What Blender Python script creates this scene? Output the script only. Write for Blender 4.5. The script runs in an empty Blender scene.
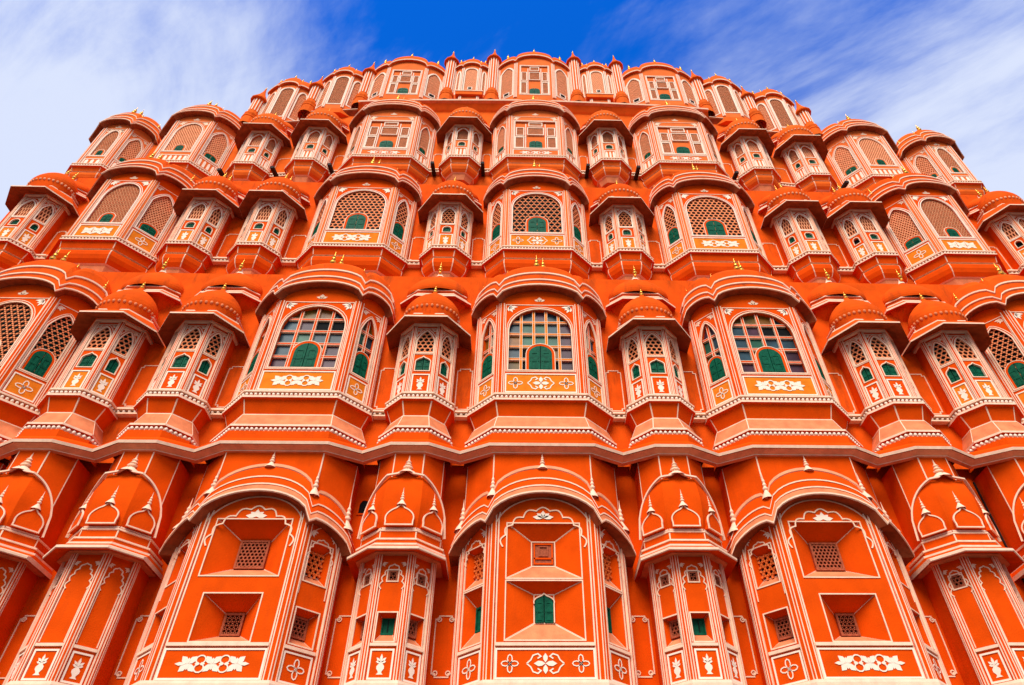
import bpy, bmesh, math, random
from mathutils import Vector, Matrix
from mathutils.geometry import tessellate_polygon
R = math.radians
random.seed(7)
sc = bpy.context.scene
COL = sc.collection

# ------------------------------------------------------------------ camera, sky, sun, exposure
cam_d = bpy.data.cameras.new('camera'); cam = bpy.data.objects.new('camera', cam_d); COL.objects.link(cam)
pitch, yaw, roll = R(43.0), R(2.2786), R(-0.8428)
F0 = Vector((math.sin(yaw), math.cos(yaw), 0)); R0 = Vector((math.cos(yaw), -math.sin(yaw), 0)); Zu = Vector((0, 0, 1))
Fw = F0*math.cos(pitch) + Zu*math.sin(pitch); U = Zu*math.cos(pitch) - F0*math.sin(pitch)
Rt = R0*math.cos(roll) + U*math.sin(roll); Up = U*math.cos(roll) - R0*math.sin(roll)
M = Matrix((Rt, Up, -Fw)).transposed().to_4x4(); M.translation = Vector((-0.4215, 0, 0))
cam.matrix_world = M
cam_d.sensor_width = 36; cam_d.lens = 683*36/1024; cam_d.shift_x = -27.07/1024
cam_d.clip_end = 3000; sc.camera = cam

SUN_EL, SUN_AZ = 47, 193           # azimuth measured clockwise from +Y: the sun is behind the camera, a little to its left
w = bpy.data.worlds.new('World'); sc.world = w; w.use_nodes = True
nt = w.node_tree; N = nt.nodes; L = nt.links
bg = N['Background']; bg.inputs[1].default_value = 0.125
sky = N.new('ShaderNodeTexSky'); sky.sky_type = 'NISHITA'; sky.sun_disc = False
sky.sun_elevation = R(SUN_EL); sky.sun_rotation = R(SUN_AZ); sky.air_density = 1.0; sky.dust_density = 0.3; sky.ozone_density = 2.5
def wm(op, a, b=None, c=None):
    n = N.new('ShaderNodeMath'); n.operation = op
    for i, v in enumerate((a, b, c)):
        if v is None: continue
        if isinstance(v, (int, float)): n.inputs[i].default_value = v
        else: L.new(v, n.inputs[i])
    return n.outputs[0]
tc = N.new('ShaderNodeTexCoord'); sx = N.new('ShaderNodeSeparateXYZ'); L.new(tc.outputs['Generated'], sx.inputs[0])
dx, dy, dz = sx.outputs
den = wm('ADD', wm('MAXIMUM', dz, 0.0), 0.12)
px, py = wm('DIVIDE', dx, den), wm('DIVIDE', dy, den)
cb = N.new('ShaderNodeCombineXYZ'); L.new(wm('SUBTRACT', wm('MULTIPLY', px, 1.0), wm('MULTIPLY', py, 0.6)), cb.inputs[0])
L.new(wm('ADD', wm('MULTIPLY', py, 2.3), wm('MULTIPLY', px, 1.5)), cb.inputs[1])
def wnoise(scale, detail, rough, dist):
    n = N.new('ShaderNodeTexNoise'); n.inputs['Scale'].default_value = scale; n.inputs['Detail'].default_value = detail
    n.inputs['Roughness'].default_value = rough; n.inputs['Distortion'].default_value = dist; L.new(cb.outputs[0], n.inputs['Vector']); return n.outputs[0]
streak = wnoise(1.5, 8, 0.62, 0.5); soft = wnoise(0.55, 4, 0.5, 0.2)
fine = wnoise(7.0, 5, 0.6, 0.3)
# the veil of thin cloud is thick towards the left and the horizon, thin overhead
rho = wm('SQRT', wm('ADD', wm('MULTIPLY', px, px), wm('MULTIPLY', py, py)))
veil = wm('ADD', wm('ADD', wm('MULTIPLY', wm('ABSOLUTE', wm('SUBTRACT', px, 0.06)), 0.34), wm('MULTIPLY', wm('SUBTRACT', rho, 0.56), 1.45)), wm('SUBTRACT', 0.10, wm('MULTIPLY', px, 0.04)))
cl = wm('ADD', wm('ADD', wm('MULTIPLY', streak, 1.9), wm('SUBTRACT', wm('MULTIPLY', soft, 0.90), 0.57)), wm('ADD', veil, wm('MULTIPLY', fine, 0.50)))
mr = N.new('ShaderNodeMapRange'); mr.interpolation_type = 'SMOOTHSTEP'
mr.inputs['From Min'].default_value = 0.86; mr.inputs['From Max'].default_value = 1.88
L.new(cl, mr.inputs['Value'])
hs = N.new('ShaderNodeHueSaturation'); hs.inputs['Saturation'].default_value = 1.30; hs.inputs['Value'].default_value = 1.0
L.new(sky.outputs[0], hs.inputs['Color'])
tint = N.new('ShaderNodeMix'); tint.data_type = 'RGBA'; tint.blend_type = 'MULTIPLY'; tint.inputs[0].default_value = 1.0
L.new(hs.outputs[0], tint.inputs[6]); tint.inputs[7].default_value = (0.08, 1.25, 2.50, 1)
mix = N.new('ShaderNodeMix'); mix.data_type = 'RGBA'
L.new(mr.outputs[0], mix.inputs[0]); L.new(tint.outputs[2], mix.inputs[6]); mix.inputs[7].default_value = (5.7, 6.3, 8.0, 1)
L.new(mix.outputs[2], bg.inputs[0])

sd = bpy.data.lights.new('sun', 'SUN'); so = bpy.data.objects.new('sun', sd); COL.objects.link(so)
sd.energy = 4.6; sd.angle = R(36.0); sd.color = (1.0, 0.94, 0.85)
sv = Vector((math.sin(R(SUN_AZ))*math.cos(R(SUN_EL)), math.cos(R(SUN_AZ))*math.cos(R(SUN_EL)), math.sin(R(SUN_EL))))
so.rotation_euler = sv.to_track_quat('Z', 'Y').to_euler(); so.location = sv*60
vs = sc.view_settings; vs.view_transform = 'Standard'; vs.look = 'None'; vs.gamma = 1; vs.exposure = 0.0; vs.use_curve_mapping = False

# ------------------------------------------------------------------ materials (all noise runs in world position, so copies differ)
def mat(name, col, rough=0.88, var=0.12, scale=3.0, stain=0.0, bump=0.15, metal=0.0, bscale=40, dark=(0.14, 0.03, 0.008), spec=0.04):
    m = bpy.data.materials.new(name); m.use_nodes = True; t = m.node_tree; n = t.nodes; l = t.links
    b = n['Principled BSDF']; b.inputs['Roughness'].default_value = rough; b.inputs['Metallic'].default_value = metal
    b.inputs['Specular IOR Level'].default_value = spec
    g = n.new('ShaderNodeNewGeometry')
    a = n.new('ShaderNodeTexNoise'); a.inputs['Scale'].default_value = scale; a.inputs['Detail'].default_value = 6; l.new(g.outputs['Position'], a.inputs['Vector'])
    r = n.new('ShaderNodeValToRGB'); r.color_ramp.elements[0].position = 0.3; r.color_ramp.elements[1].position = 0.72
    r.color_ramp.elements[0].color = tuple(c*(1-var) for c in col)+(1,)
    r.color_ramp.elements[1].color = tuple(min(1, c*(1+var)) for c in col)+(1,)
    l.new(a.outputs[0], r.inputs[0]); out = r.outputs[0]
    if stain > 0:
        mp = n.new('ShaderNodeMapping'); mp.inputs['Scale'].default_value = (2.6, 2.6, 0.45); l.new(g.outputs['Position'], mp.inputs[0])
        s = n.new('ShaderNodeTexNoise'); s.inputs['Scale'].default_value = 1.6; s.inputs['Detail'].default_value = 9; s.inputs['Roughness'].default_value = 0.72
        l.new(mp.outputs[0], s.inputs['Vector'])
        q = n.new('ShaderNodeMapRange'); q.inputs['From Min'].default_value = 0.53; q.inputs['From Max'].default_value = 0.80; q.inputs['To Max'].default_value = stain
        l.new(s.outputs[0], q.inputs['Value'])
        x = n.new('ShaderNodeMix'); x.data_type = 'RGBA'; l.new(q.outputs[0], x.inputs[0]); l.new(out, x.inputs[6]); x.inputs[7].default_value = dark+(1,)
        out = x.outputs[2]
    l.new(out, b.inputs['Base Color'])
    if bump:
        k = n.new('ShaderNodeTexNoise'); k.inputs['Scale'].default_value = bscale; k.inputs['Detail'].default_value = 4; l.new(g.outputs['Position'], k.inputs['Vector'])
        u = n.new('ShaderNodeBump'); u.inputs['Strength'].default_value = bump; u.inputs['Distance'].default_value = 0.02
        l.new(k.outputs[0], u.inputs['Height']); l.new(u.outputs[0], b.inputs['Normal'])
    return m
MT = {
 'wall':   mat('terracotta_plaster', (0.72, 0.068, 0.0012), stain=0.22, bump=0.2),
 'wall2':  mat('weathered_terracotta_plaster', (0.70, 0.080, 0.004), stain=0.85, bump=0.25, var=0.16),
 'salmon': mat('salmon_limewash', (0.76, 0.150, 0.030), stain=0.15, bump=0.15),
 'upper':  mat('pale_terracotta_plaster', (0.75, 0.118, 0.012), stain=0.25, bump=0.2, var=0.14),  # paler, pinker orange for the upper tiers
 'pink':   mat('dusty_pink_lime_plaster', (0.70, 0.21, 0.085), var=0.2, scale=5, stain=0.3, bump=0.2),
 'trim':   mat('white_lime_paint', (0.88, 0.58, 0.39), var=0.10, scale=9, stain=0.3, dark=(0.55, 0.16, 0.06), bump=0.1),
 'white':  mat('bright_white_lime_paint', (0.90, 0.71, 0.54), var=0.06, scale=9, stain=0.2, dark=(0.6, 0.3, 0.16), bump=0.05),
 'ochre':  mat('ochre_painted_plaster', (0.76, 0.190, 0.012), var=0.16, scale=6, stain=0.2, bump=0.1),
 'green':  mat('green_painted_wood', (0.004, 0.080, 0.040), var=0.35, scale=14, rough=0.5, bump=0.2),
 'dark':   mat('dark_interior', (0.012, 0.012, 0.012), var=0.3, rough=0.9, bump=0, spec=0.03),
 'teal':   mat('dim_green_glass', (0.008, 0.026, 0.022), var=0.7, scale=5, rough=0.4, bump=0),
 'gold':   mat('gilded_brass', (0.80, 0.40, 0.06), rough=0.32, metal=0.85, var=0.2, scale=20, bump=0),
 'rust':   mat('red_brown_jali_stone', (0.36, 0.085, 0.038), var=0.3, scale=25, rough=0.8, bump=0.3),
 'iron':   mat('dark_iron', (0.03, 0.022, 0.02), rough=0.6, bump=0),
 'g_purple': mat('purple_glass', (0.060, 0.022, 0.034), rough=0.35, var=0.5, bump=0, spec=0.15),
 'g_blue':   mat('blue_glass', (0.020, 0.048, 0.062), rough=0.35, var=0.5, bump=0, spec=0.15),
 'g_olive':  mat('olive_glass', (0.12, 0.066, 0.008), rough=0.35, var=0.5, bump=0, spec=0.15),
 'g_green':  mat('green_glass', (0.018, 0.090, 0.050), rough=0.35, var=0.5, bump=0, spec=0.15),
 'g_amber':  mat('amber_glass', (0.20, 0.075, 0.008), rough=0.35, var=0.5, bump=0, spec=0.15),
 'pale':   mat('pale_pink_lime_plaster', (0.80, 0.34, 0.17), var=0.15, scale=5, stain=0.2, bump=0.2),
 'jali':   mat('pale_red_jali_stone', (0.66, 0.19, 0.08), var=0.25, scale=20, bump=0.2),
 'lat':    mat('pink_jali_stone', (0.80, 0.25, 0.10), var=0.15, scale=12, bump=0.1),
 'lace':   mat('pale_lace_jali_stone', (0.86, 0.34, 0.16), var=0.12, scale=12, bump=0.1),
 'brown':  mat('dark_brown_stone', (0.30, 0.066, 0.022), var=0.3, scale=6, bump=0.2),  # darker brown, for the undersides of eaves, arched roofs and ledges
 'stone':  mat('dusty_street_paving', (0.10, 0.085, 0.072), var=0.25, scale=1.2, stain=0.3, dark=(0.12, 0.10, 0.09), bump=0.3),
}

# ------------------------------------------------------------------ mesh builder
class Fr:                                            # a vertical face: a along it, z up, c outwards
    def __init__(s, p, q):
        s.p, s.q = Vector(p), Vector(q); d = s.q-s.p; s.w = d.length; s.u = d/s.w; s.n = Vector((s.u.y, -s.u.x)); s.o = (s.p+s.q)/2
    def __call__(s, a, z, c=0.0):
        v = s.o + s.u*a + s.n*c; return (v.x, v.y, z)
class MB:
    def __init__(s): s.v = []; s.f = []; s.m = []; s.sm = []; s.names = []
    def mi(s, m):
        if m not in s.names: s.names.append(m)
        return s.names.index(m)
    def add(s, pts, faces, m, smooth=False):
        k = len(s.v); s.v += [tuple(p) for p in pts]; i = s.mi(m)
        for f in faces: s.f.append(tuple(k+j for j in f)); s.m.append(i); s.sm.append(smooth)
    def quad(s, a, b, c, d, m): s.add([a, b, c, d], [(0, 1, 2, 3)], m)
    def box(s, fr, a0, a1, z0, z1, c0, c1, m):
        p = [fr(a, z, c) for c in (c0, c1) for z in (z0, z1) for a in (a0, a1)]
        s.add(p, [(4, 5, 7, 6), (0, 4, 6, 2), (1, 3, 7, 5), (2, 6, 7, 3), (0, 1, 5, 4), (0, 2, 3, 1)], m)
    def plate(s, fr, outer, holes, c1, c0, m, mh=None, edge=False):      # polygon with holes at depth c1, hole reveals back to c0
        loops = [outer]+holes; flat = [p for l in loops for p in l]
        tri = tessellate_polygon([[Vector((a, z, 0)) for a, z in l] for l in loops])
        s.add([fr(a, z, c1) for a, z in flat], [tuple(t) for t in tri], m)
        for l in (loops if edge else holes):
            n = len(l); s.add([fr(a, z, c) for c in (c1, c0) for a, z in l], [(i, (i+1) % n, n+(i+1) % n, n+i) for i in range(n)], mh or m)
    def poly(s, fr, pts, c1, c0, m): s.plate(fr, pts, [], c1, c0, m, edge=True)
    def ribbon(s, fr, pts, wd, c0, c1, m, closed=False):
        wd *= 0.84 if m in ('trim', 'white') else 1.0
        n = len(pts); P = [Vector(p) for p in pts]; lo, hi = [], []
        for i in range(n):
            a = P[i-1] if (closed or i > 0) else None; b = P[(i+1) % n] if (closed or i < n-1) else None
            d1 = (P[i]-a).normalized() if a is not None and (P[i]-a).length > 1e-9 else None
            d2 = (b-P[i]).normalized() if b is not None and (b-P[i]).length > 1e-9 else None
            if d1 is None: d1 = d2
            if d2 is None: d2 = d1
            t = d1+d2
            t = t.normalized() if t.length > 0.3 else d2
            nn = Vector((-t.y, t.x)); k = max(0.5, nn.dot(Vector((-d2.y, d2.x))))
            lo.append(P[i]-nn*(wd/2/k)); hi.append(P[i]+nn*(wd/2/k))
        v = [fr(p.x, p.y, c1) for p in lo]+[fr(p.x, p.y, c1) for p in hi]+[fr(p.x, p.y, c0) for p in lo]+[fr(p.x, p.y, c0) for p in hi]
        f = []
        for i in range(n if closed else n-1):
            j = (i+1) % n; f += [(i, j, n+j, n+i), (2*n+i, 2*n+j, j, i), (n+i, n+j, 3*n+j, 3*n+i)]
        s.add(v, f, m)
    def loft(s, rings, mats, smooth=False, closed=False):
        n = len(rings[0])
        for k in range(len(rings)-1):
            m = mats[k] if isinstance(mats, (list, tuple)) else mats
            s.add(list(rings[k])+list(rings[k+1]), [(i, (i+1) % n, n+(i+1) % n, n+i) for i in range(n if closed else n-1)], m, smooth)
    def lathe(s, c, prof, m, seg=12, a0=0, a1=360, smooth=True, sy=1.0):
        full = abs(a1-a0) >= 360; na = seg if full else seg+1
        rings = [[(c[0]+r*math.cos(R(a0+(a1-a0)*i/seg)), c[1]+sy*r*math.sin(R(a0+(a1-a0)*i/seg)), c[2]+z) for i in range(na)] for r, z in prof]
        s.loft(rings, m, smooth, full)
    def ball(s, p, r, m, rz=None):
        rz = rz or r; v = []; f = []
        for k, (h, q) in enumerate(((-1, 0.25), (-0.55, 0.85), (0.25, 0.95), (0.9, 0.35))):
            v += [(p[0]+r*q*math.cos(R(60*i)), p[1]+r*q*math.sin(R(60*i)), p[2]+rz*h) for i in range(6)]
        for k in range(3): f += [(6*k+i, 6*k+(i+1) % 6, 6*k+6+(i+1) % 6, 6*k+6+i) for i in range(6)]
        f += [tuple(range(18, 24)), tuple(range(5, -1, -1))]
        s.add(v, f, m, True)
    def build(s, name, parent=None, kind=None):
        me = bpy.data.meshes.new(name); me.from_pydata(s.v, [], s.f)
        for m in s.names: me.materials.append(MT[m])
        me.polygons.foreach_set('material_index', s.m); me.polygons.foreach_set('use_smooth', s.sm); me.update()
        o = bpy.data.objects.new(name, me); COL.objects.link(o)
        if parent is not None: o.parent = parent
        if kind: o['kind'] = kind
        return o
def kids(o): return [c for c in COL.objects if c.parent == o]
def dup(root, loc, parent):
    r = root.copy(); COL.objects.link(r); r.location = loc; r.parent = parent
    for ch in KIDS[root.name]:
        c = ch.copy(); COL.objects.link(c); c.parent = r
    return r
KIDS = {}

# ------------------------------------------------------------------ 2D shapes
def arch(wd, z0, zs, zt, kind='round', n=12, x0=0.0):            # closed outline: up the right side, over, down the left
    h = wd/2; pts = [(x0-h, z0), (x0+h, z0)]
    for i in range(n+1):
        t = i/n; a = math.pi*t; x = math.cos(a); y = math.sin(a)
        if kind == 'round': p = (x*h, zs+y*(zt-zs))
        elif kind == 'point': p = (x*h, zs+(zt-zs)*(1-abs(x)**1.55)**0.82 if abs(x) < 1 else zs)
        elif kind == 'onion': p = (x*h*(1+0.10*math.sin(min(1, y)*math.pi)), zs+(zt-zs)*(0.80*y+0.20*math.exp(-(x/0.16)**2)))
        elif kind == 'cusp':
            nf = 9; u = t*nf; j = min(int(u), nf-1); fpos = u-j
            def base(q): q = math.pi*q; return Vector((math.cos(q)*h*0.90, zs+(zt-zs)*0.92*(0.86*math.sin(q)+0.14*max(0, 1-abs(math.cos(q))*3))))
            A, B = base(j/nf), base((j+1)/nf); d_ = B-A; nrm = Vector((d_.y, -d_.x)); v = A+d_*fpos+nrm*(0.30*math.sin(math.pi*fpos)); p = (v.x, v.y)
        pts.append((x0+p[0], p[1]))
    return pts
def inpoly(x, y, P):
    c = False; j = len(P)-1
    for i in range(len(P)):
        if (P[i][1] > y) != (P[j][1] > y) and x < (P[j][0]-P[i][0])*(y-P[i][1])/(P[j][1]-P[i][1])+P[i][0]: c = not c
        j = i
    return c
def rect(a0, a1, z0, z1): return [(a0, z0), (a1, z0), (a1, z1), (a0, z1)]
def notch(a0, a1, z0, z1, k): return [(a0+k, z0), (a1-k, z0), (a1-k, z0+k), (a1, z0+k), (a1, z1-k), (a1-k, z1-k), (a1-k, z1), (a0+k, z1), (a0+k, z1-k), (a0, z1-k), (a0, z0+k), (a0+k, z0+k)]
def leaf(mb, fr, x, z, ang, ln, wd, c, m='white'):
    ca, sa = math.cos(ang), math.sin(ang)
    prof = [(0, 0), (0.3, 0.42), (0.62, 0.5), (1, 0), (0.62, -0.5), (0.3, -0.42)]
    pts = [(x+ca*t*ln-sa*s_*wd, z+sa*t*ln+ca*s_*wd) for t, s_ in prof]
    mb.add([fr(a, b, c) for a, b in pts], [tuple(range(6))], m)
def flower(mb, fr, x, z, r, c, m='white'):
    for k in range(4): leaf(mb, fr, x, z, math.pi/2*k, r, r*0.52, c, m)
    for k in range(4): leaf(mb, fr, x, z, math.pi/4+math.pi/2*k, r*0.55, r*0.2, c+0.001, m)
def ringflower(mb, fr, x, z, r, c, m='white'):                   # four open petals drawn as loops
    for k in range(4):
        a = math.pi/2*k; pts = []
        for i in range(8):
            t = 2*math.pi*i/8; u, v = r*0.5-r*0.45*math.cos(t), r*0.27*math.sin(t)
            pts.append((x+u*math.cos(a)-v*math.sin(a), z+u*math.sin(a)+v*math.cos(a)))
        mb.ribbon(fr, pts, r*0.13, c-0.004, c, m, True)
    for k in range(4): leaf(mb, fr, x, z, math.pi/4+math.pi/2*k, r*0.36, r*0.16, c, m)
def medallion(mb, fr, x, z, wx, hz, c, m='white'):               # scrolled lozenge, as in the centre panels
    for sx_ in (-1, 1):
        for sz in (-1, 1):
            pts = [(x+sx_*wx*p, z+sz*hz*q) for p, q in ((1, 0), (0.78, 0.36), (0.66, 0.82), (0.40, 0.98), (0.24, 0.72), (0.42, 0.5))]
            mb.ribbon(fr, pts, hz*0.16, c-0.004, c, m)
        leaf(mb, fr, x, z, 0 if sx_ > 0 else math.pi, wx*0.62, hz*0.55, c, m)
    for sz in (1, -1): leaf(mb, fr, x, z+sz*hz*0.1, sz*math.pi/2, hz*0.95, hz*0.5, c+0.001, m)
def scrollband(mb, fr, x, z, wx, hz, c, m='white'):              # round-petalled clusters linked by scrolls, as in the wide panels
    for k in (-1, 0, 1):
        xc = x+k*wx*0.66
        for j in range(4): leaf(mb, fr, xc, z, math.pi/4+math.pi/2*j, hz*1.08, hz*0.62, c+0.0005*j, m)
        for j in range(2): leaf(mb, fr, xc, z, math.pi/2+math.pi*j, hz*0.62, hz*0.30, c+0.003, m)
    for k in (-1, 1):
        for sz in (-1, 1):
            pts = [(x+k*wx*0.33+wx*0.13*math.cos(sz*q), z+sz*hz*0.42+hz*0.42*math.sin(sz*q)) for q in [R(-60+300*i/9) for i in range(10)]]
            mb.ribbon(fr, pts, hz*0.15, c-0.004, c+0.005, m)
        leaf(mb, fr, x+k*wx*0.33, z, 0, wx*0.14, hz*0.34, c+0.006, m); leaf(mb, fr, x+k*wx*0.33, z, math.pi, wx*0.14, hz*0.34, c+0.006, m)
        leaf(mb, fr, x+k*wx*0.72, z, 0 if k > 0 else math.pi, wx*0.30, hz*0.36, c+0.004, m)
def vase(mb, fr, x, z, hz, c, m='white'):                        # a pot with a sprig in it
    P = [(-0.17, 0), (0.17, 0), (0.08, 0.10), (0.10, 0.16), (0.19, 0.28), (0.19, 0.40), (0.09, 0.52), (0.13, 0.58), (-0.13, 0.58), (-0.09, 0.52), (-0.19, 0.40), (-0.19, 0.28), (-0.10, 0.16), (-0.08, 0.10)]
    mb.plate(fr, [(x+a*hz, z+b*hz) for a, b in P], [], c, c-0.004, m, edge=True)
    for a, l in ((math.pi/2, 0.42), (math.pi/2+0.8, 0.34), (math.pi/2-0.8, 0.34), (math.pi/2+1.4, 0.26), (math.pi/2-1.4, 0.26)):
        leaf(mb, fr, x, z+0.58*hz, a, l*hz, 0.13*hz, c+0.001, m)
def sprig(mb, fr, x, z, s_, flip, c, m='white'):                 # spandrel ornament
    for a, l in ((0.0, 1.0), (-0.55, 0.8), (-1.1, 0.95), (-1.6, 0.7)):
        leaf(mb, fr, x, z, a if flip > 0 else math.pi-a, s_*l, s_*0.3, c, m)
    leaf(mb, fr, x, z, 0.5 if flip > 0 else math.pi-0.5, s_*0.4, s_*0.2, c, m)
def offpoly(pts, offs):                                          # open polyline pushed outwards, its own distance per segment
    n = len(pts); P = [Vector(p) for p in pts]; out = []
    ln = []
    for i in range(n-1):
        d = (P[i+1]-P[i]).normalized(); nn = Vector((d.y, -d.x)); ln.append((P[i]+nn*offs[i], d))
    out.append(ln[0][0])
    for i in range(1, n-1):
        (p, d), (q, e) = ln[i-1], ln[i]; cr = d.x*e.y-d.y*e.x
        t = ((q.x-p.x)*e.y-(q.y-p.y)*e.x)/cr; out.append(p+d*t)
    out.append(ln[-1][0]+ln[-1][1]*(P[-1]-P[-2]).length if n > 2 else P[-1])
    out[-1] = P[-1]+Vector((ln[-1][1].y, -ln[-1][1].x))*offs[-1]
    return out
def plan(hf, ho, P):                                             # half-octagon bay: wall, side, angle, front, angle, side, wall
    ya = -(P-(ho-hf)); return [(-ho, 0.06), (-ho, ya), (-hf, -P), (hf, -P), (ho, ya), (ho, 0.06)]
def ring(pl, o, z, side=None):
    s_ = min(o, side) if side is not None else o
    return [(p.x, p.y, z) for p in offpoly(pl, [s_, o, o, o, s_])]
def faces(pl): return [Fr(pl[i], pl[i+1]) for i in range(5)]
def dentils(mb, pl, o, z, pitch, r, side=None, sides=True):
    P = offpoly(pl, [min(o, side or o), o, o, o, min(o, side or o)])
    mb.loft([ring(pl, o-0.021, z+0.03, side), ring(pl, o-0.021, z-0.034, side)], 'trim')
    for i in range(5):
        if not sides and i in (0, 4): continue
        a, b = P[i], P[i+1]; n = max(1, round((b-a).length/pitch))
        for k in range(n):
            q = a+(b-a)*((k+0.5)/n); mb.ball((q.x, q.y, z), r, 'white', r*1.15)
def sweep(mb, pl, prof, mats, side=None): mb.loft([ring(pl, o, z, side) for o, z in prof], mats)

# ------------------------------------------------------------------ window fillings
def bars(mb, fr, outline, pitch, bw, c0, c1, m, stretch=1.0):    # honeycomb screen of short bars
    xs = [p[0] for p in outline]; zs = [p[1] for p in outline]; x0 = min(xs); z0 = min(zs)
    xm = (min(xs)+max(xs))/2
    rr = pitch/math.sqrt(3); rowh = 1.5*rr*stretch; nr = int((max(zs)-z0)/rowh)+2; nc = int((max(xs)-x0)/pitch)+3
    for r_ in range(nr):
        for k in range(-nc//2-1, nc//2+2):
            cx = xm+(k+0.5*(r_ % 2))*pitch; cz = z0+0.1*rr+r_*rowh
            V = [(cx+rr*math.sin(math.pi/3*j), cz+rr*stretch*math.cos(math.pi/3*j)) for j in range(4)]
            for a, b in ((V[0], V[1]), (V[1], V[2]), (V[2], V[3])):
                if inpoly((a[0]+b[0])/2, (a[1]+b[1])/2, outline):
                    d = Vector(b)-Vector(a); t = d.normalized(); n_ = Vector((-t.y, t.x))*bw/2; t = t*bw*0.28
                    q = [Vector(a)-t-n_, Vector(b)+t-n_, Vector(b)+t+n_, Vector(a)-t+n_]
                    mb.add([fr(p.x, p.y, c1) for p in q]+[fr(p.x, p.y, c0) for p in q], [(0, 1, 2, 3), (4, 5, 1, 0), (3, 2, 6, 7)], m)
GL = ['g_purple', 'g_blue', 'g_olive', 'g_green', 'g_amber', 'g_blue', 'g_green', 'dark']
def gridpanes(mb, fr, outline, ncol, nrow, c0, m, seed, keep=None):
    rnd = random.Random(seed); xs = [p[0] for p in outline]; zs = [p[1] for p in outline]; x0, x1, z0, z1 = min(xs), max(xs), min(zs), max(zs)
    cw, ch = (x1-x0)/ncol, (z1-z0)/nrow; bw = 0.048
    for i in range(ncol):
        for j in range(nrow):
            a, b = x0+i*cw, z0+j*ch
            mb.add([fr(a, b, c0), fr(a+cw, b, c0), fr(a+cw, b+ch, c0), fr(a, b+ch, c0)], [(0, 1, 2, 3)], rnd.choice(GL))
    def top(x):
        z = z0
        for k in range(60):
            zz = z0+(z1-z0)*k/59
            if inpoly(min(max(x, x0+1e-3), x1-1e-3), zz, outline): z = zz
        return z
    for i in range(1, ncol):
        x = x0+i*cw; mb.box(fr, x-bw/2, x+bw/2, z0, top(x), c0, c0+0.05, m); mb.ribbon(fr, [(x-bw*0.5, z0), (x-bw*0.5, top(x))], 0.012, c0, c0+0.055, 'trim'); mb.ribbon(fr, [(x+bw*0.5, z0), (x+bw*0.5, top(x))], 0.012, c0, c0+0.055, 'trim')
    for j in range(1, nrow):
        z = z0+j*ch; a = [x0+(x1-x0)*k/80 for k in range(81) if inpoly(x0+(x1-x0)*k/80, z, outline)]
        if a:
            mb.box(fr, min(a), max(a), z-bw/2, z+bw/2, c0, c0+0.047, m)
            for q in (-0.5, 0.5): mb.ribbon(fr, [(min(a), z+bw*q), (max(a), z+bw*q)], 0.012, c0, c0+0.052, 'trim')
def shutter(root, fr, wd, z0, zt, c, x0=0.0, kind='round', m='green', name='shutter'):
    mb = MB(); zs = z0+(zt-z0)*0.68; o = arch(wd, z0, zs, zt, kind, 10, x0); g = 0.007
    for sgn in (-1, 1):
        h = [p for p in o if (p[0]-x0)*sgn >= -1e-6]
        top = max(h, key=lambda p: p[1])[1]
        pts = [(max(p[0], x0+g) if sgn > 0 else min(p[0], x0-g), p[1]) for p in h]
        bx = x0+g*sgn
        body = [(bx, z0), (x0+sgn*wd/2, z0)]+sorted([p for p in pts if p[1] > z0+1e-6], key=lambda p: -sgn*p[0])
        if abs(body[-1][0]-bx) > 1e-4: body.append((bx, top))
        mb.poly(fr, body, c, c-0.03, m)
        xm_ = x0+sgn*wd*0.25
        for za, zb in ((0.08, 0.36), (0.42, 0.70)):
            mb.ribbon(fr, rect(xm_-wd*0.13, xm_+wd*0.13, z0+(zt-z0)*za, z0+(zt-z0)*zb), wd*0.035, c-0.002, c+0.008, m, True)
        mb.ribbon(fr, [(xm_-wd*0.18, z0+(zt-z0)*0.39), (xm_+wd*0.18, z0+(zt-z0)*0.39)], wd*0.05, c-0.002, c+0.01, m)
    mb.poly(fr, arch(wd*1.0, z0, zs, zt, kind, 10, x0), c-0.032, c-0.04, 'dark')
    o_ = mb.build(name, root)
    return o_

# ------------------------------------------------------------------ shared mouldings
def lobe(t): return max(0.0, 1-(2*t-1)**2)**0.55
SEGS = (2, 9, 17, 9, 2)
def lobering(pl, o, zb, af, as_, drop=0.0, side=None):
    s_ = min(o, side) if side is not None else o
    P = offpoly(pl, [s_, o, o, o, s_]); out = []
    for i in range(5):
        a, b = P[i], P[i+1]; n = SEGS[i]
        for k in range(n):
            t = k/(n-1); q = a+(b-a)*t
            z = zb-drop if i in (0, 4) else zb+af*lobe(t) if i == 2 else zb-drop*((1-t) if i == 1 else t)+as_*lobe(t)
            out.append((q.x, q.y, z))
    return out
def lobed(mb, pl, rows, mats, drop=0.0, side=None, cap=True, smooth=False):
    rr = [lobering(pl, *r, drop, side) for r in rows]; mb.loft(rr, mats, smooth)
    if cap: mb.add(rr[-1], [tuple(range(len(rr[-1])))], mats[-1] if isinstance(mats, (list, tuple)) else mats)
def corner_lines(mb, pl, prof, wd, m, idx=(1, 2, 3, 4), side=None, lift=0.006):
    for i in idx:
        rings = []
        for o, z in prof:
            P = offpoly(pl, [min(o+lift, side or 9), o+lift, o+lift, o+lift, min(o+lift, side or 9)])
            d1 = (P[i]-P[i-1]).normalized(); d2 = (P[i+1]-P[i]).normalized()
            rings.append([P[i]-d1*wd/2, P[i], P[i]+d2*wd/2, z])
        for k in range(len(rings)-1):
            a, b = rings[k], rings[k+1]
            mb.add([(p.x, p.y, a[3]) for p in a[:3]]+[(p.x, p.y, b[3]) for p in b[:3]], [(0, 1, 4, 3), (1, 2, 5, 4)], m)
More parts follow.
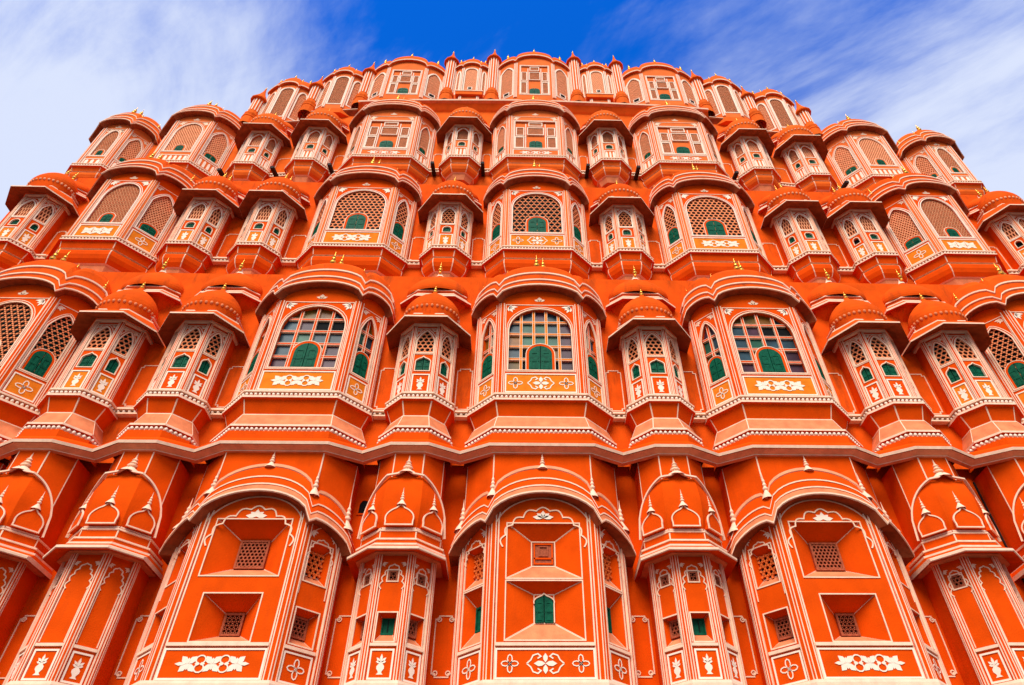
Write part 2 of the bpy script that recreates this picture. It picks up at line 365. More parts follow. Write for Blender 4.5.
FIN = [(0.0, -0.02), (0.045, 0), (0.05, 0.03), (0.028, 0.06), (0.06, 0.10), (0.066, 0.13), (0.05, 0.165), (0.022, 0.19), (0.044, 0.215), (0.044, 0.24), (0.018, 0.27), (0.028, 0.29), (0.012, 0.32), (0.002, 0.46)]
def finial(root, p, s=1.0, m='gold'):
    mb = MB(); mb.lathe(p, [(r*s*1.15, z*s*1.2) for r, z in FIN], m, 10); return mb.build('finial', root)
SPK = [(0.115, 0), (0.10, 0.03), (0.055, 0.09), (0.03, 0.13), (0.05, 0.15), (0.05, 0.17), (0.025, 0.19), (0.04, 0.215), (0.02, 0.25), (0.03, 0.275), (0.012, 0.31), (0.002, 0.42)]
def spike(mb, p, s=1.0, m='trim', wide=1.0): mb.lathe(p, [(r*s*wide, z*s) for r, z in SPK], m, 10)
def pilaster(mb, pl, i, z0, z1, wd, m='wall', lines='trim'):      # engaged pier on a corner of the plan, striped with white
    P = [Vector(p) for p in pl]; d1 = (P[i]-P[i-1]).normalized(); d2 = (P[i+1]-P[i]).normalized()
    n1, n2 = Vector((d1.y, -d1.x)), Vector((d2.y, -d2.x)); k = 0.028
    nb = (n1+n2).normalized(); tip = P[i]+nb*(k/nb.dot(n1))
    sec = [P[i]-d1*wd, P[i]-d1*wd+n1*k, tip, P[i]+d2*wd+n2*k, P[i]+d2*wd]
    mb.loft([[(p.x, p.y, z) for p in sec] for z in (z0, z1)], m)
    for fr, s_ in ((Fr(P[i-1], P[i]), -1), (Fr(P[i], P[i+1]), 1)):
        e = fr.w/2 if s_ < 0 else -fr.w/2
        for off, wl in ((wd*0.93, 0.017), (0.010, 0.015)):
            mb.box(fr, e+s_*off-wl/2, e+s_*off+wl/2, z0, z1, 0.0, k+0.007, lines)
def window(root, fr, outline, style, seed, c_back=-0.10, line='trim', pitch=0.13, bw=0.045):
    mb = MB(); xs = [p[0] for p in outline]; zs = [p[1] for p in outline]
    if style.startswith('grid'):
        n = int(style[4]); gridpanes(mb, fr, outline, n, 5 if n > 3 else 4, c_back, 'ochre' if n == 5 else 'wall', seed)
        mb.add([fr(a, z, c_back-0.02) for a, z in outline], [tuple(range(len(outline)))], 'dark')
    elif style in ('hex', 'scale'):
        rnd = random.Random(seed)
        mb.add([fr(a, z, c_back+0.03) for a, z in outline], [tuple(range(len(outline)))], 'teal' if (style == 'scale' or seed % 3) else 'dark')
        bars(mb, fr, outline, pitch, bw, c_back+0.05, c_back+0.07, 'lat', 1.0)
    elif style == 'fine':
        mb.add([fr(a, z, c_back) for a, z in outline], [tuple(range(len(outline)))], 'rust')
        bars(mb, fr, outline, pitch, bw, c_back+0.03, c_back+0.06, 'lace', 1.0)
    elif style == 'slat':
        mb.add([fr(a, z, c_back) for a, z in outline], [tuple(range(len(outline)))], 'rust')
        bars(mb, fr, outline, 0.066, 0.024, c_back+0.02, c_back+0.05, 'lace', 2.6)
    elif style == 'blocks':
        mb.add([fr(a, z, c_back) for a, z in outline], [tuple(range(len(outline)))], 'salmon')
        x0, x1, z0, z1 = min(xs), max(xs), min(zs), max(zs); W, H = x1-x0, z1-z0
        cells = [(0.02, 0.22, 0.03, 0.40), (0.78, 0.98, 0.03, 0.40), (0.04, 0.22, 0.47, 0.76), (0.78, 0.96, 0.47, 0.76), (0.31, 0.69, 0.50, 0.76), (0.34, 0.66, 0.83, 0.95)]
        for a, b, c, d in cells:
            q = rect(x0+a*W, x0+b*W, z0+c*H, z0+d*H)
            mb.add([fr(p[0], p[1], c_back+0.012) for p in q], [(0, 1, 2, 3)], 'jali')
            bars(mb, fr, q, 0.055, 0.020, c_back+0.014, c_back+0.03, 'lace')
            mb.ribbon(fr, q, 0.03, c_back, c_back+0.05, line, True)
        for a in (0.265, 0.735): mb.ribbon(fr, [(x0+a*W, z0), (x0+a*W, z0+0.9*H)], 0.028, c_back, c_back+0.05, line)
        mb.ribbon(fr, [(x0, z0+0.44*H), (x0+0.27*W, z0+0.44*H)], 0.025, c_back, c_back+0.04, line); mb.ribbon(fr, [(x0+0.73*W, z0+0.44*H), (x1, z0+0.44*H)], 0.025, c_back, c_back+0.04, line)
    elif style == 'faded':
        mb.add([fr(a, z, c_back) for a, z in outline], [tuple(range(len(outline)))], 'jali')
        bars(mb, fr, outline, 0.07, 0.03, c_back+0.004, c_back+0.02, 'lace'); big = [(p[0]*1.16, p[1]) for p in outline]; mb.ribbon(fr, big, 0.05, -0.002, 0.012, 'white', True)
    elif style == 'blind':
        mb.add([fr(a, z, c_back) for a, z in outline], [tuple(range(len(outline)))], 'jali')
        bars(mb, fr, outline, 0.06, 0.026, c_back+0.004, c_back+0.02, 'lace')
    mb.ribbon(fr, outline, 0.030, -0.01, 0.016, line, True)
    g = max(xs)-min(xs)
    big = [(p[0]*(1+0.13*0.5/g), p[1]+(0.05 if p[1] > min(zs)+0.5*(max(zs)-min(zs)) else -0.03)) for p in outline]
    if style != 'blind': mb.ribbon(fr, big, 0.018, -0.002, 0.012, line, True)
    return mb.build('window', root)
def panel(root, fr, wd, z0, z1, motif, field, line='white', z_in=0.0):
    mb = MB(); mb.add([fr(a, z, 0.006) for a, z in rect(-wd/2, wd/2, z0, z1)], [(0, 1, 2, 3)], field)
    mb.ribbon(fr, rect(-wd/2, wd/2, z0, z1), 0.030, -0.002, 0.018, line, True)
    zc, h = (z0+z1)/2, z1-z0
    if motif == 'medallion':
        medallion(mb, fr, 0, zc, wd*0.19, h*0.34, 0.014)
        for s_ in (-1, 1): ringflower(mb, fr, s_*wd*0.36, zc, h*0.32, 0.014)
    elif motif == 'scroll': scrollband(mb, fr, 0, zc, wd*0.36, h*0.34, 0.012)
    elif motif == 'flower': flower(mb, fr, 0, zc, min(h*0.34, wd*0.4), 0.012)
    elif motif == 'ring': ringflower(mb, fr, 0, zc, min(h*0.36, wd*0.36), 0.014)
    elif motif == 'vase': vase(mb, fr, 0, z0+h*0.14, h*0.72, 0.012)
    elif motif == 'baluster':
        n = max(3, int(wd/0.13))
        for k in range(n):
            x = -wd/2+wd*(k+0.5)/n; mb.plate(fr, arch(wd/n*0.55, z0+h*0.12, z0+h*0.6, z0+h*0.88, 'round', 6, x), [], 0.014, 0.004, line, edge=True)
    return mb.build('panel', root)

# ------------------------------------------------------------------ bay windows of the three middle storeys
PD = {1: 0.80, 2: 0.64, 3: 0.58, 4: 0.54}                          # how far the bays stand out of their wall
ST = {2: dict(face='wall', side='wall', line='trim', roof='wall2', corb='wall', dent=(0.082, 0.033)),
      3: dict(face='wall', side='wall', line='trim', roof='wall2', corb='wall', dent=(0.075, 0.028)),
      4: dict(face='salmon', side='upper', line='trim', roof='upper', corb='upper', dent=(0.075, 0.026))}
def corbel(root, pl, lv, big):
    S = ST[lv]; mb = MB(); c = S['corb']
    if lv == 2:
        pr = [(0, 0.02), (0.10, 0.015), (0.10, -0.02), (0.05, -0.025), (0.05, -0.105), (0.10, -0.11), (0.10, -0.15), (0.04, -0.16), (-0.06, -0.42), (-0.04, -0.43), (-0.04, -0.45), (0.08, -0.76), (0.13, -0.775), (0.13, -0.815), (0.08, -0.82), (0.08, -0.91), (0.12, -0.915), (0.12, -1.16)]
        mt = ['trim', 'trim', 'trim', c, 'trim', 'trim', c, c, 'trim', 'trim', 'pink', 'trim', 'trim', c, c, c, c]
        sweep(mb, pl, pr, mt, 0.10); corner_lines(mb, pl, pr[7:9], 0.028, 'trim', side=0.10); corner_lines(mb, pl, pr[10:12], 0.02, 'trim', side=0.10)
        o = mb.build('corbel', root)
        d = MB(); dentils(d, pl, 0.068, -0.066, *S['dent'], side=0.10); d.build('dentil_moulding', root)
        d = MB(); dentils(d, pl, 0.102, -0.866, *S['dent'], side=0.10); d.build('dentil_moulding', root)
    else:
        k = 1.0 if lv == 3 else 0.8
        pr = [(0, 0.02), (0.09, 0.015), (0.09, -0.015), (0.045, -0.02), (0.045, -0.085), (0.09, -0.09), (0.09, -0.12), (0.03, -0.13), (-0.02, -0.31*k), (-0.10, -0.315*k), (-0.10, -0.35*k), (-0.04, -0.355*k), (-0.015, -0.41*k), (-0.02, -0.52*k), (-0.06, -0.63*k), (-0.13, -0.73*k), (-0.17, -0.75*k), (-0.24, -1.0*k)]
        mt = ['trim', 'trim', 'trim', c, 'trim', 'trim', c, c, 'trim', c, 'trim', c, c, c, c, 'trim', 'pink']
        sweep(mb, pl, pr, mt, 0.09); corner_lines(mb, pl, pr[7:9], 0.026, 'trim', side=0.09); corner_lines(mb, pl, pr[11:16], 0.026, 'trim', side=0.09)
        e_ = ring(pl, pr[-1][0], pr[-1][1], 0.09); mb.add(e_, [tuple(range(6))], 'pink'); mb.build('corbel', root)
        d = MB(); dentils(d, pl, 0.062, -0.053, *S['dent'], side=0.09); d.build('dentil_moulding', root)
def plain_sides(mb, pl, z0, z1, m):
    for i in (0, 4): a, b = pl[i], pl[i+1]; mb.quad((*a, z0), (*b, z0), (*b, z1), (*a, z1), m)
def big_bay(lv, style, mot, sidestyle, seed, hf=0.82, ho=1.29, lab=None, k=1.0, P=None):
    P = P or PD[lv]
    S = ST[lv]; ln = S['line']; pl = plan(hf, ho, P); F = faces(pl); mb = MB(); zs = 2.45*k; af, asd = 0.43*(0.4+0.6*hf/0.84), 0.26
    plain_sides(mb, pl, 0, zs, S['side']); W = F[2].w; wa = F[1].w
    top2 = [(W*(0.5-i/16), zs+0.03+af*lobe(i/16)) for i in range(17)]
    hw = arch(W-0.36, 0.64*k, 1.72*k, 2.34*k, 'round', 14)
    if lv == 4 and style == 'blocks': hw = rect(-(W-0.36)/2, (W-0.36)/2, 0.52*k, 2.16*k)
    mb.plate(F[2], [(-W/2, 0), (W/2, 0)]+top2, [hw], 0, -0.10, S['face'])
    hs_ = arch(wa-0.30, 0.64*k, 1.78*k, 2.22*k, 'point', 12)
    for fr in (F[1], F[3]):
        mb.plate(fr, [(-wa/2, 0), (wa/2, 0)]+[(wa*(0.5-i/8), zs+0.03+asd*lobe(i/8)) for i in range(9)], [hs_], 0, -0.10, S['face'])
    for i in (1, 2, 3, 4): pilaster(mb, pl, i, 0.02, zs+0.02, 0.085 if i in (2, 3) else 0.07, 'salmon' if lv > 2 else S['face'], 'white' if lv == 4 else ln)
    x = W/2-0.115
    mb.ribbon(F[2], [(-x, 0.02), (-x, zs), (x, zs), (x, 0.02)], 0.022, 0, 0.012, ln)
    for fr in (F[1], F[3]): xa = wa/2-0.10; mb.ribbon(fr, [(-xa, 0.02), (-xa, zs-0.06), (xa, zs-0.06), (xa, 0.02)], 0.020, 0, 0.012, ln)
    for s_ in (-1, 1): sprig(mb, F[2], s_*(x-0.06), zs-0.06, 0.19, -s_, 0.008, 'white' if lv < 4 else 'trim')
    for fr in (F[1], F[3]):
        for s_ in (-1, 1): sprig(mb, fr, s_*(wa/2-0.14), zs-0.12, 0.13, -s_, 0.008, 'trim')
    for kx in ((0,) if W < 1.2 else (0,)): leaf(mb, F[2], kx, zs+af*0.25, math.pi/2, 0.14, 0.1, 0.006, 'trim'); [leaf(mb, F[2], kx, zs+af*0.3, a, 0.12, 0.06, 0.006, 'trim') for a in (0.3, math.pi-0.3)]
    root = mb.build('bay_window', PALACE)
    if lab: root['label'] = lab
    # roof of three arched eaves rising into a lobed vault
    r = MB(); ro = S['roof']
    q = 1.0 if lv == 2 else 0.95
    rows = [(-0.01, zs+0.02, af, asd), (0.19, zs, af, asd), (0.215, zs+0.005, af, asd), (0.215, zs+0.038*q, af, asd), (0.165, zs+0.055*q, af, asd), (0.15, zs+0.19*q, af, asd), (0.175, zs+0.20*q, af, asd), (0.175, zs+0.235*q, af, asd), (0.13, zs+0.245*q, af, asd), (0.09, zs+0.47*q, af, asd), (0.115, zs+0.48*q, af, asd), (0.115, zs+0.52*q, af, asd), (0.07, zs+0.53*q, af, asd), (0.02, zs+0.78*q, af, asd), (-0.07, zs+0.96*q, af*0.9, asd*0.9), (-0.20, zs+1.13*q, af*0.75, asd*0.75), (-0.36, zs+1.25*q, af*0.45, asd*0.45), (-0.46, zs+1.28*q, 0.1, 0.06)]
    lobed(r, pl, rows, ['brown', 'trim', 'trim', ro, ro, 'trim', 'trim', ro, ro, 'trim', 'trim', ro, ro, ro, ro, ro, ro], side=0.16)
    r.build('arched_roof', root)
    zt = zs+0.98*q+af*0.85
    for fx, fy, fz, s_ in ((-0.05, -P+0.14, zt+0.06, 0.95), (0.10, -P+0.24, zt+0.14, 0.85), (-hf*0.85, -P+0.12, zt-af*0.85, 0.66), (hf*0.85, -P+0.12, zt-af*0.85, 0.66), (-ho+0.06, -P*0.35, zt-af-0.12, 0.6), (ho-0.06, -P*0.35, zt-af-0.12, 0.6)):
        if hf < 0.6 and fx in (0.13,): continue
        finial(root, (fx, fy, fz-0.1), s_)
    corbel(root, pl, lv, True)
    # fillings
    fld = 'ochre' if lv < 4 else 'salmon'
    cbk = -0.10 if lv < 4 else -0.045 if style == 'blocks' else -0.078
    window(root, F[2], hw, style, seed, cbk, ln if lv == 2 else 'white', 0.15 if style == 'scale' else 0.128 if style != 'fine' else 0.075, 0.032 if style != 'fine' else 0.026)
    for j, i in enumerate((1, 3)): window(root, F[i], hs_, sidestyle, seed+5+j, cbk, ln if lv == 2 else 'white', 0.112 if sidestyle != 'fine' else 0.075, 0.028 if sidestyle != 'fine' else 0.026)
    if style == 'blocks': shutter(root, F[2], 0.40*hf/0.84, 0.54*k, 0.98*k, -0.005)
    elif style == 'fine': shutter(root, F[2], 0.34*hf/0.84, 0.66*k, 1.02*k, -0.004)
    else: shutter(root, F[2], 0.46, 0.65*k, 1.30*k, -0.012)
    if style != 'blocks': m2 = MB(); sw = 0.46 if style != 'fine' else 0.34*hf/0.84; m2.ribbon(F[2], arch(sw+0.05, 0.645*k, (1.08 if style != 'fine' else 0.90)*k, (1.33 if style != 'fine' else 1.05)*k, 'round', 10), 0.05, -0.09, -0.012, 'wall' if lv < 4 else 'salmon', True); m2.ribbon(F[2], arch(sw+0.11, 0.645*k, (1.08 if style != 'fine' else 0.90)*k, (1.36 if style != 'fine' else 1.08)*k, 'round', 10), 0.018, -0.09, -0.006, ln, True); m2.build('shutter_frame', root)
    for i in (1, 3):
        tall = sidestyle in ('hex', 'grid2', 'scale'); sw, st = (min(wa-0.37, 0.335), 1.22*k) if tall else ((wa-0.36)*0.72, 0.94*k)
        shutter(root, F[i], sw, 0.66*k, st, -0.012)
        m2 = MB(); m2.ribbon(F[i], arch(sw+0.045, 0.65*k, 0.66*k+(st-0.66*k)*0.68, st+0.025, 'round', 10), 0.04, -0.09, -0.010, 'wall' if lv < 4 else 'salmon', True); m2.ribbon(F[i], arch(sw+0.09, 0.65*k, 0.66*k+(st-0.66*k)*0.68, st+0.05, 'round', 10), 0.014, -0.09, -0.004, ln, True); m2.build('shutter_frame', root)
        panel(root, F[i], wa-0.28, 0.10*k, 0.53*k, 'ring' if lv < 4 else 'baluster', fld, 'white')
    panel(root, F[2], W-0.30, 0.10*k, 0.54*k if lv < 4 else 0.42*k, mot, fld, 'white')
    KIDS[root.name] = kids(root); return root
def narrow_bay(lv, style, seed, lab=None, open_=False):
    S = ST[lv]; ln = S['line']; hf, ho, P = 0.25, 0.55, PD[lv]; pl = plan(hf, ho, P); F = faces(pl); mb = MB(); zt = 1.78 if lv < 4 else 1.72
    plain_sides(mb, pl, 0, zt, S['side'])
    hol = {}
    for i in (1, 2, 3):
        w_ = F[i].w; g = 0.15 if i == 2 else 0.17
        h1 = arch(w_-g-0.06, 0.60, 0.80, 0.97, 'onion' if lv < 4 else 'round', 12); h2 = arch(w_-g, 1.06, 1.38, 1.66, 'point', 12)
        if lv > 2: h1 = arch((w_-g)*0.62, 0.60, 0.74, 0.84, 'round', 8); h2 = arch(w_-g, 0.94, 1.38, 1.62, 'point', 12)
        hol[i] = (h1, h2)
        mb.plate(F[i], rect(-w_/2, w_/2, 0, zt), [h1, h2], 0, -0.08, S['face'])
        x = w_/2-0.062
        mb.ribbon(F[i], [(-x, 0.02), (-x, 1.72), (x, 1.72), (x, 0.02)], 0.018, 0, 0.012, ln)
        for s_ in (-1, 1): sprig(mb, F[i], s_*(w_/2-0.085), 1.69, 0.09, -s_, 0.008, 'trim')
    for i in (1, 2, 3, 4): pilaster(mb, pl, i, 0.02, zt, 0.04 if i in (2, 3) else 0.05, 'salmon' if lv > 2 else S['face'], 'white' if lv == 4 else ln)
    root = mb.build('turret_window', PALACE)
    if lab: root['label'] = lab
    # sloping stone eave, moulded ring and dome
    e = MB(); ev = [(-P-0.40), ]; o_pl = [(-0.86, 0.06), (-0.86, -P+0.20), (-0.425, -P-0.36), (0.425, -P-0.36), (0.86, -P+0.20), (0.86, 0.06)]
    def rg(t, z): return [(a[0]+(b[0]-a[0])*t, a[1]+(b[1]-a[1])*t, z) for a, b in zip(pl, o_pl)]
    ro = S['roof']
    dz = {2: 0.30, 3: 0.37, 4: 0.42}[lv]
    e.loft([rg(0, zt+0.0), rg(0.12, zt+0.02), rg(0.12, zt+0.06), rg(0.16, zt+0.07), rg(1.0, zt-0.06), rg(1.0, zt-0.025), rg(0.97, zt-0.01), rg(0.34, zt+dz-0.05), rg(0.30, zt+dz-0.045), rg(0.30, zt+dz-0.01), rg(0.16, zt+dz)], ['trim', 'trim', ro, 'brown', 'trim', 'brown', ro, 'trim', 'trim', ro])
    e.build('eave', root)
    d = MB(); db = zt+dz-0.02
    bandpl = [(a[0]*0.95, a[1]*0.97) for a in pl]
    bp = [(0.08, db), (0.08, db+0.03), (0.045, db+0.04), (0.045, db+0.13), (0.075, db+0.135), (0.075, db+0.16), (0.0, db+0.17)]
    sweep(d, bandpl, bp, ['trim', 'trim', ro, 'trim', 'trim', ro]); corner_lines(d, bandpl, bp[2:4], 0.03, 'trim')
    for f_ in faces(bandpl)[1:4]: d.box(f_, -0.013, 0.013, db+0.04, db+0.13, 0.04, 0.058, 'trim')
    hd = {2: 0.92, 3: 0.95, 4: 0.92}[lv]
    prof = [(0.545, 0), (0.565, 0.05), (0.572, 0.11), (0.56, 0.19), (0.52, 0.29), (0.45, 0.40), (0.36, 0.50), (0.26, 0.59), (0.17, 0.665), (0.10, 0.72), (0.06, 0.77), (0.035, 0.82)]
    d.lathe((0, -P/2-0.02, db+0.15), [(0.50, -0.25)]+[(r*1.04, z*hd/0.82) for r, z in prof], ro, 28, sy=0.80)
    zz = db+0.15+hd*0.80
    for k in range(34):                                             # scalloped fringe round the foot of the dome
        a = 2*math.pi*k/34; d.ball((0.57*math.cos(a), -P/2-0.02+0.455*math.sin(a), db+0.20), 0.036, 'pink' if lv == 2 else 'pale', 0.05)
    for k in range(16):                                             # petals of the white cap
        a = 2*math.pi*k/16; c0, s0 = math.cos(a), math.sin(a); t0, t1 = math.pi*2/16*0.5, 0
        d.add([(0.05*c0, -P/2-0.02+0.04*s0, zz+0.06), (0.17*math.cos(a-t0), -P/2-0.02+0.138*math.sin(a-t0), zz-0.045), (0.23*c0, -P/2-0.02+0.186*s0, zz-0.115), (0.17*math.cos(a+t0), -P/2-0.02+0.138*math.sin(a+t0), zz-0.045)], [(0, 1, 2, 3)], 'trim')
    d.lathe((0, -P/2-0.02, zz), [(0.07, -0.02), (0.05, 0.06), (0.03, 0.14)], 'trim', 12, sy=0.84)
    d.build('dome', root)
    finial(root, (0, -P/2-0.02, zz+0.10), 0.66)
    # the second half dome behind it, on the wall
    q = MB(); qz = 3.02 if lv == 2 else 2.45; qpl = [(-0.66, 0.06), (-0.66, -0.05), (-0.40, -0.26), (0.40, -0.26), (0.66, -0.05), (0.66, 0.06)]
    q.loft([[(x_*0.75, 0.06, qz-0.32) for x_, y_ in qpl], ring(qpl, 0.0, qz-0.01)], ro)
    sweep(q, qpl, [(-0.02, qz), (0.12, qz-0.04), (0.12, qz+0.005), (0.02, qz+0.12), (0.02, qz+0.15), (-0.02, qz+0.16), (-0.02, qz+0.24), (0.01, qz+0.245), (0.01, qz+0.27), (-0.05, qz+0.28)], ['iron' if False else ro, 'trim', ro, 'trim', ro, ro, 'trim', 'trim', ro])
    q.lathe((0, 0.02, qz+0.27), [(r*1.2, z*(0.98 if lv == 2 else 0.8)) for r, z in prof], ro, 16, 180, 360, sy=0.55)
    q.lathe((0, 0.0, qz+0.27+(0.70 if lv == 2 else 0.56)), [(0.10, 0), (0.07, 0.06), (0.04, 0.13), (0.03, 0.2)], 'trim', 12, 180, 360, sy=0.7)
    q.build('half_dome', root)
    finial(root, (0, -0.06, qz+0.27+(0.80 if lv == 2 else 0.62)), 0.72)
    corbel(root, pl, lv, False)
    for i in (1, 2, 3):
        h1, h2 = hol[i]; w_ = F[i].w
        window(root, F[i], h2, style, seed+i, -0.08, ln if lv == 2 else 'white', 0.105 if style == 'hex' else 0.07, 0.026 if style == 'hex' else 0.024)
        m2 = MB(); m2.ribbon(F[i], h1, 0.022, -0.03, 0.012, ln, True)
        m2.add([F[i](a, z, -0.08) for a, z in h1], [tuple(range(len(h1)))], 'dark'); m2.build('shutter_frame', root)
        wd = max(p[0] for p in h1)*2
        if not (open_ and i == 1): shutter(root, F[i], wd*0.98, 0.605, max(p[1] for p in h1)-0.01, -0.03)
        panel(root, F[i], w_-0.19, 0.08, 0.50, 'vase' if lv < 4 else 'baluster', 'wall' if (lv == 2 and seed % 2) else 'ochre' if lv < 4 else 'salmon', 'white')
    KIDS[root.name] = kids(root); return root

# ------------------------------------------------------------------ the tall shafts of the lower storey
def niche(mb, fr, o, i, dep, m='wall', sill='pink', line='trim'):
    (a0, a1, z0, z1), (b0, b1, y0, y1) = o, i; O = rect(a0, a1, z0, z1); I = rect(b0, b1, y0, y1)
    for k in range(4):
        j = (k+1) % 4
        mb.add([fr(*O[k], 0), fr(*O[j], 0), fr(*I[j], -dep), fr(*I[k], -dep)], [(0, 1, 2, 3)], sill if k == 0 else m)
        a, b = Vector(fr(*O[k], 0.004)), Vector(fr(*I[k], -dep+0.006)); t = Vector((0, 0, 0.008)); uu = Vector((fr.u.x, fr.u.y, 0))*0.008
        mb.add([a-t-uu, a+t+uu, b+t+uu, b-t-uu], [(0, 1, 2, 3)], line)
        mb.add([a-t+uu, a+t-uu, b+t-uu, b-t+uu], [(0, 1, 2, 3)], line)
    mb.ribbon(fr, O, 0.022, -0.004, 0.012, line, True)
    mb.ribbon(fr, I, 0.02, -dep, -dep+0.014, line, True)
def pane(root, fr, i, dep, kind):
    b0, b1, y0, y1 = i; mb = MB(); q = rect(b0, b1, y0, y1); w_, h = b1-b0, y1-y0
    if kind == 'wood':
        mb.add([fr(a, z, -dep) for a, z in q], [(0, 1, 2, 3)], 'rust')
        mb.ribbon(fr, rect(b0+w_*0.12, b1-w_*0.12, y0+h*0.1, y1-h*0.1), w_*0.06, -dep, -dep+0.02, 'wall', True)
        mb.ribbon(fr, rect(b0+w_*0.32, b1-w_*0.32, y0+h*0.42, y1-h*0.2), w_*0.05, -dep, -dep+0.02, 'rust', True)
        mb.box(fr, b0+w_*0.1, b1-w_*0.1, y0+h*0.28, y0+h*0.34, -dep, -dep+0.02, 'wall')
    elif kind == 'jali':
        mb.add([fr(a, z, -dep) for a, z in q], [(0, 1, 2, 3)], 'dark'); bars(mb, fr, q, 0.062, 0.020, -dep+0.01, -dep+0.05, 'rust'); mb.ribbon(fr, q, 0.03, -dep, -dep+0.06, 'rust', True)
    elif kind == 'round':
        mb.add([fr(a, z, -dep) for a, z in q], [(0, 1, 2, 3)], 'dark'); bars(mb, fr, q, 0.09, 0.032, -dep+0.01, -dep+0.05, 'salmon')
    elif kind == 'green':
        mb.add([fr(a, z, -dep) for a, z in q], [(0, 1, 2, 3)], 'green'); mb.box(fr, (b0+b1)/2-0.006, (b0+b1)/2+0.006, y0, y1, -dep, -dep+0.012, 'dark'); mb.ribbon(fr, q, 0.03, -dep, -dep+0.02, 'green', True)
    return mb.build('window', root)
SH0, SHT = -4.64, 3.76                       # shaft from the street to the underside of the great cornice (local z)
def cusp_line(mb, fr, wd, z0, zs, zt, c=0.014, m='trim', wl=0.026):
    o = arch(wd, z0, zs, zt, 'cusp', 54); mb.ribbon(fr, o[2:], wl, -0.002, c, m)
    mb.ribbon(fr, [o[1], (o[1][0], zs)], wl*0.8, -0.002, c-0.002, m) if z0 < zs-0.02 else None
    mb.ribbon(fr, [o[0], (o[0][0], zs)], wl*0.8, -0.002, c-0.002, m) if z0 < zs-0.02 else None
def shaft_big(centre, lab=None):
    hf, ho, P = 0.83, 1.31, PD[1]; pl = plan(hf, ho, P); F = faces(pl); mb = MB(); W, wa = F[2].w, F[1].w
    plain_sides(mb, pl, SH0, SHT, 'wall')
    if centre: ns = [((-0.58, 0.58, 0.58, 1.46), (-0.15, 0.15, 0.89, 1.32), 0.20, 'arch'), ((-0.58, 0.58, 1.49, 2.41), (-0.185, 0.185, 1.77, 2.18), 0.20, 'wood')]
    else: ns = [((-0.43, 0.43, 0.56, 1.26), (-0.13, 0.13, 0.76, 1.06), 0.34, 'jali'), ((-0.59, 0.59, 1.52, 2.46), (-0.215, 0.215, 1.77, 2.21), 0.32, 'jali')]
    sn = [((-0.20, 0.20, 0.58, 1.10), (-0.11, 0.11, 0.74, 1.02), 0.20, 'jali'), ((-0.20, 0.20, 1.50, 2.14), (-0.13, 0.13, 1.66, 2.04), 0.16, 'round')]
    if centre: sn = [((-0.22, 0.22, 0.58, 1.42), (-0.11, 0.11, 0.86, 1.20), 0.20, 'green'), ((-0.22, 0.22, 1.45, 2.10), (-0.13, 0.13, 1.66, 2.04), 0.16, 'round')]
    rc = lambda n: rect(*n[0])
    mb.plate(F[2], rect(-W/2, W/2, SH0, SHT), [rc(n) for n in ns], 0, 0, 'wall')
    for i in (1, 3): mb.plate(F[i], rect(-wa/2, wa/2, SH0, SHT), [rc(n) for n in sn], 0, 0, 'wall')
    for n in ns: niche(mb, F[2], n[0], n[1], n[2])
    for i in (1, 3):
        for n in sn: niche(mb, F[i], n[0], n[1], n[2])
    for i in (1, 2, 3, 4): pilaster(mb, pl, i, 0.04, 2.75 if i in (2, 3) else 2.4, 0.085 if i in (2, 3) else 0.06, 'wall')
    x = W/2-0.12
    mb.ribbon(F[2], [(-x, 0.04), (-x, 2.5), (-x+0.02, 2.6)], 0.026, 0, 0.014, 'trim'); mb.ribbon(F[2], [(x, 0.04), (x, 2.5), (x-0.02, 2.6)], 0.026, 0, 0.014, 'trim')
    mb.box(F[2], -x, x, 0.50, 0.545, 0, 0.035, 'trim')
    for i in (1, 3): mb.box(F[i], -wa/2+0.09, wa/2-0.09, 0.50, 0.545, 0, 0.035, 'trim')
    cusp_line(mb, F[2], 1.42, 1.70, 2.0, 2.74); o = arch(1.56, 2.2, 2.25, 2.86, 'round', 24); mb.ribbon(F[2], o[2:], 0.022, 0, 0.012, 'trim')
    for a, l in ((math.pi/2, 0.13), (math.pi/2+0.9, 0.13), (math.pi/2-0.9, 0.13), (0.1, 0.17), (math.pi-0.1, 0.17)): leaf(mb, F[2], 0, 2.50, a, l, 0.07, 0.012)
    for i in (1, 3):
        cusp_line(mb, F[i], wa-0.22, 1.30, 1.85, 2.26, wl=0.022)
        o = arch(wa-0.13, 0.6, 2.0, 2.42, 'round', 18); mb.ribbon(F[i], o[1:], 0.02, 0, 0.012, 'trim')
        for s_ in (-1, 1): sprig(mb, F[i], s_*(wa/2-0.12), 2.30, 0.11, -s_, 0.010)
    corner_lines(mb, pl, [(0, 2.9), (0, SHT)], 0.026, 'trim', idx=(1, 2, 3, 4))
    root = mb.build('tower_shaft', PALACE)
    if lab: root['label'] = lab
    e = MB(); z0 = 2.30; a, b = 0.54, 0.17
    rows = [(-0.01, z0+0.03, a, b), (0.21, z0, a, b), (0.23, z0+0.012, a, b), (0.23, z0+0.04, a, b), (0.19, z0+0.07, a, b), (0.17, z0+0.15, a, b), (0.18, z0+0.155, a, b), (0.18, z0+0.18, a, b), (0.15, z0+0.195, a, b), (0.13, z0+0.30, a+0.01, b), (0.14, z0+0.305, a+0.01, b), (0.14, z0+0.33, a+0.01, b), (0.11, z0+0.345, a+0.02, b+0.02), (0.05, z0+0.54, a+0.02, b+0.02), (0.065, z0+0.55, a+0.02, b+0.02), (0.065, z0+0.60, a+0.02, b+0.02), (-0.02, z0+0.615, a, b)]
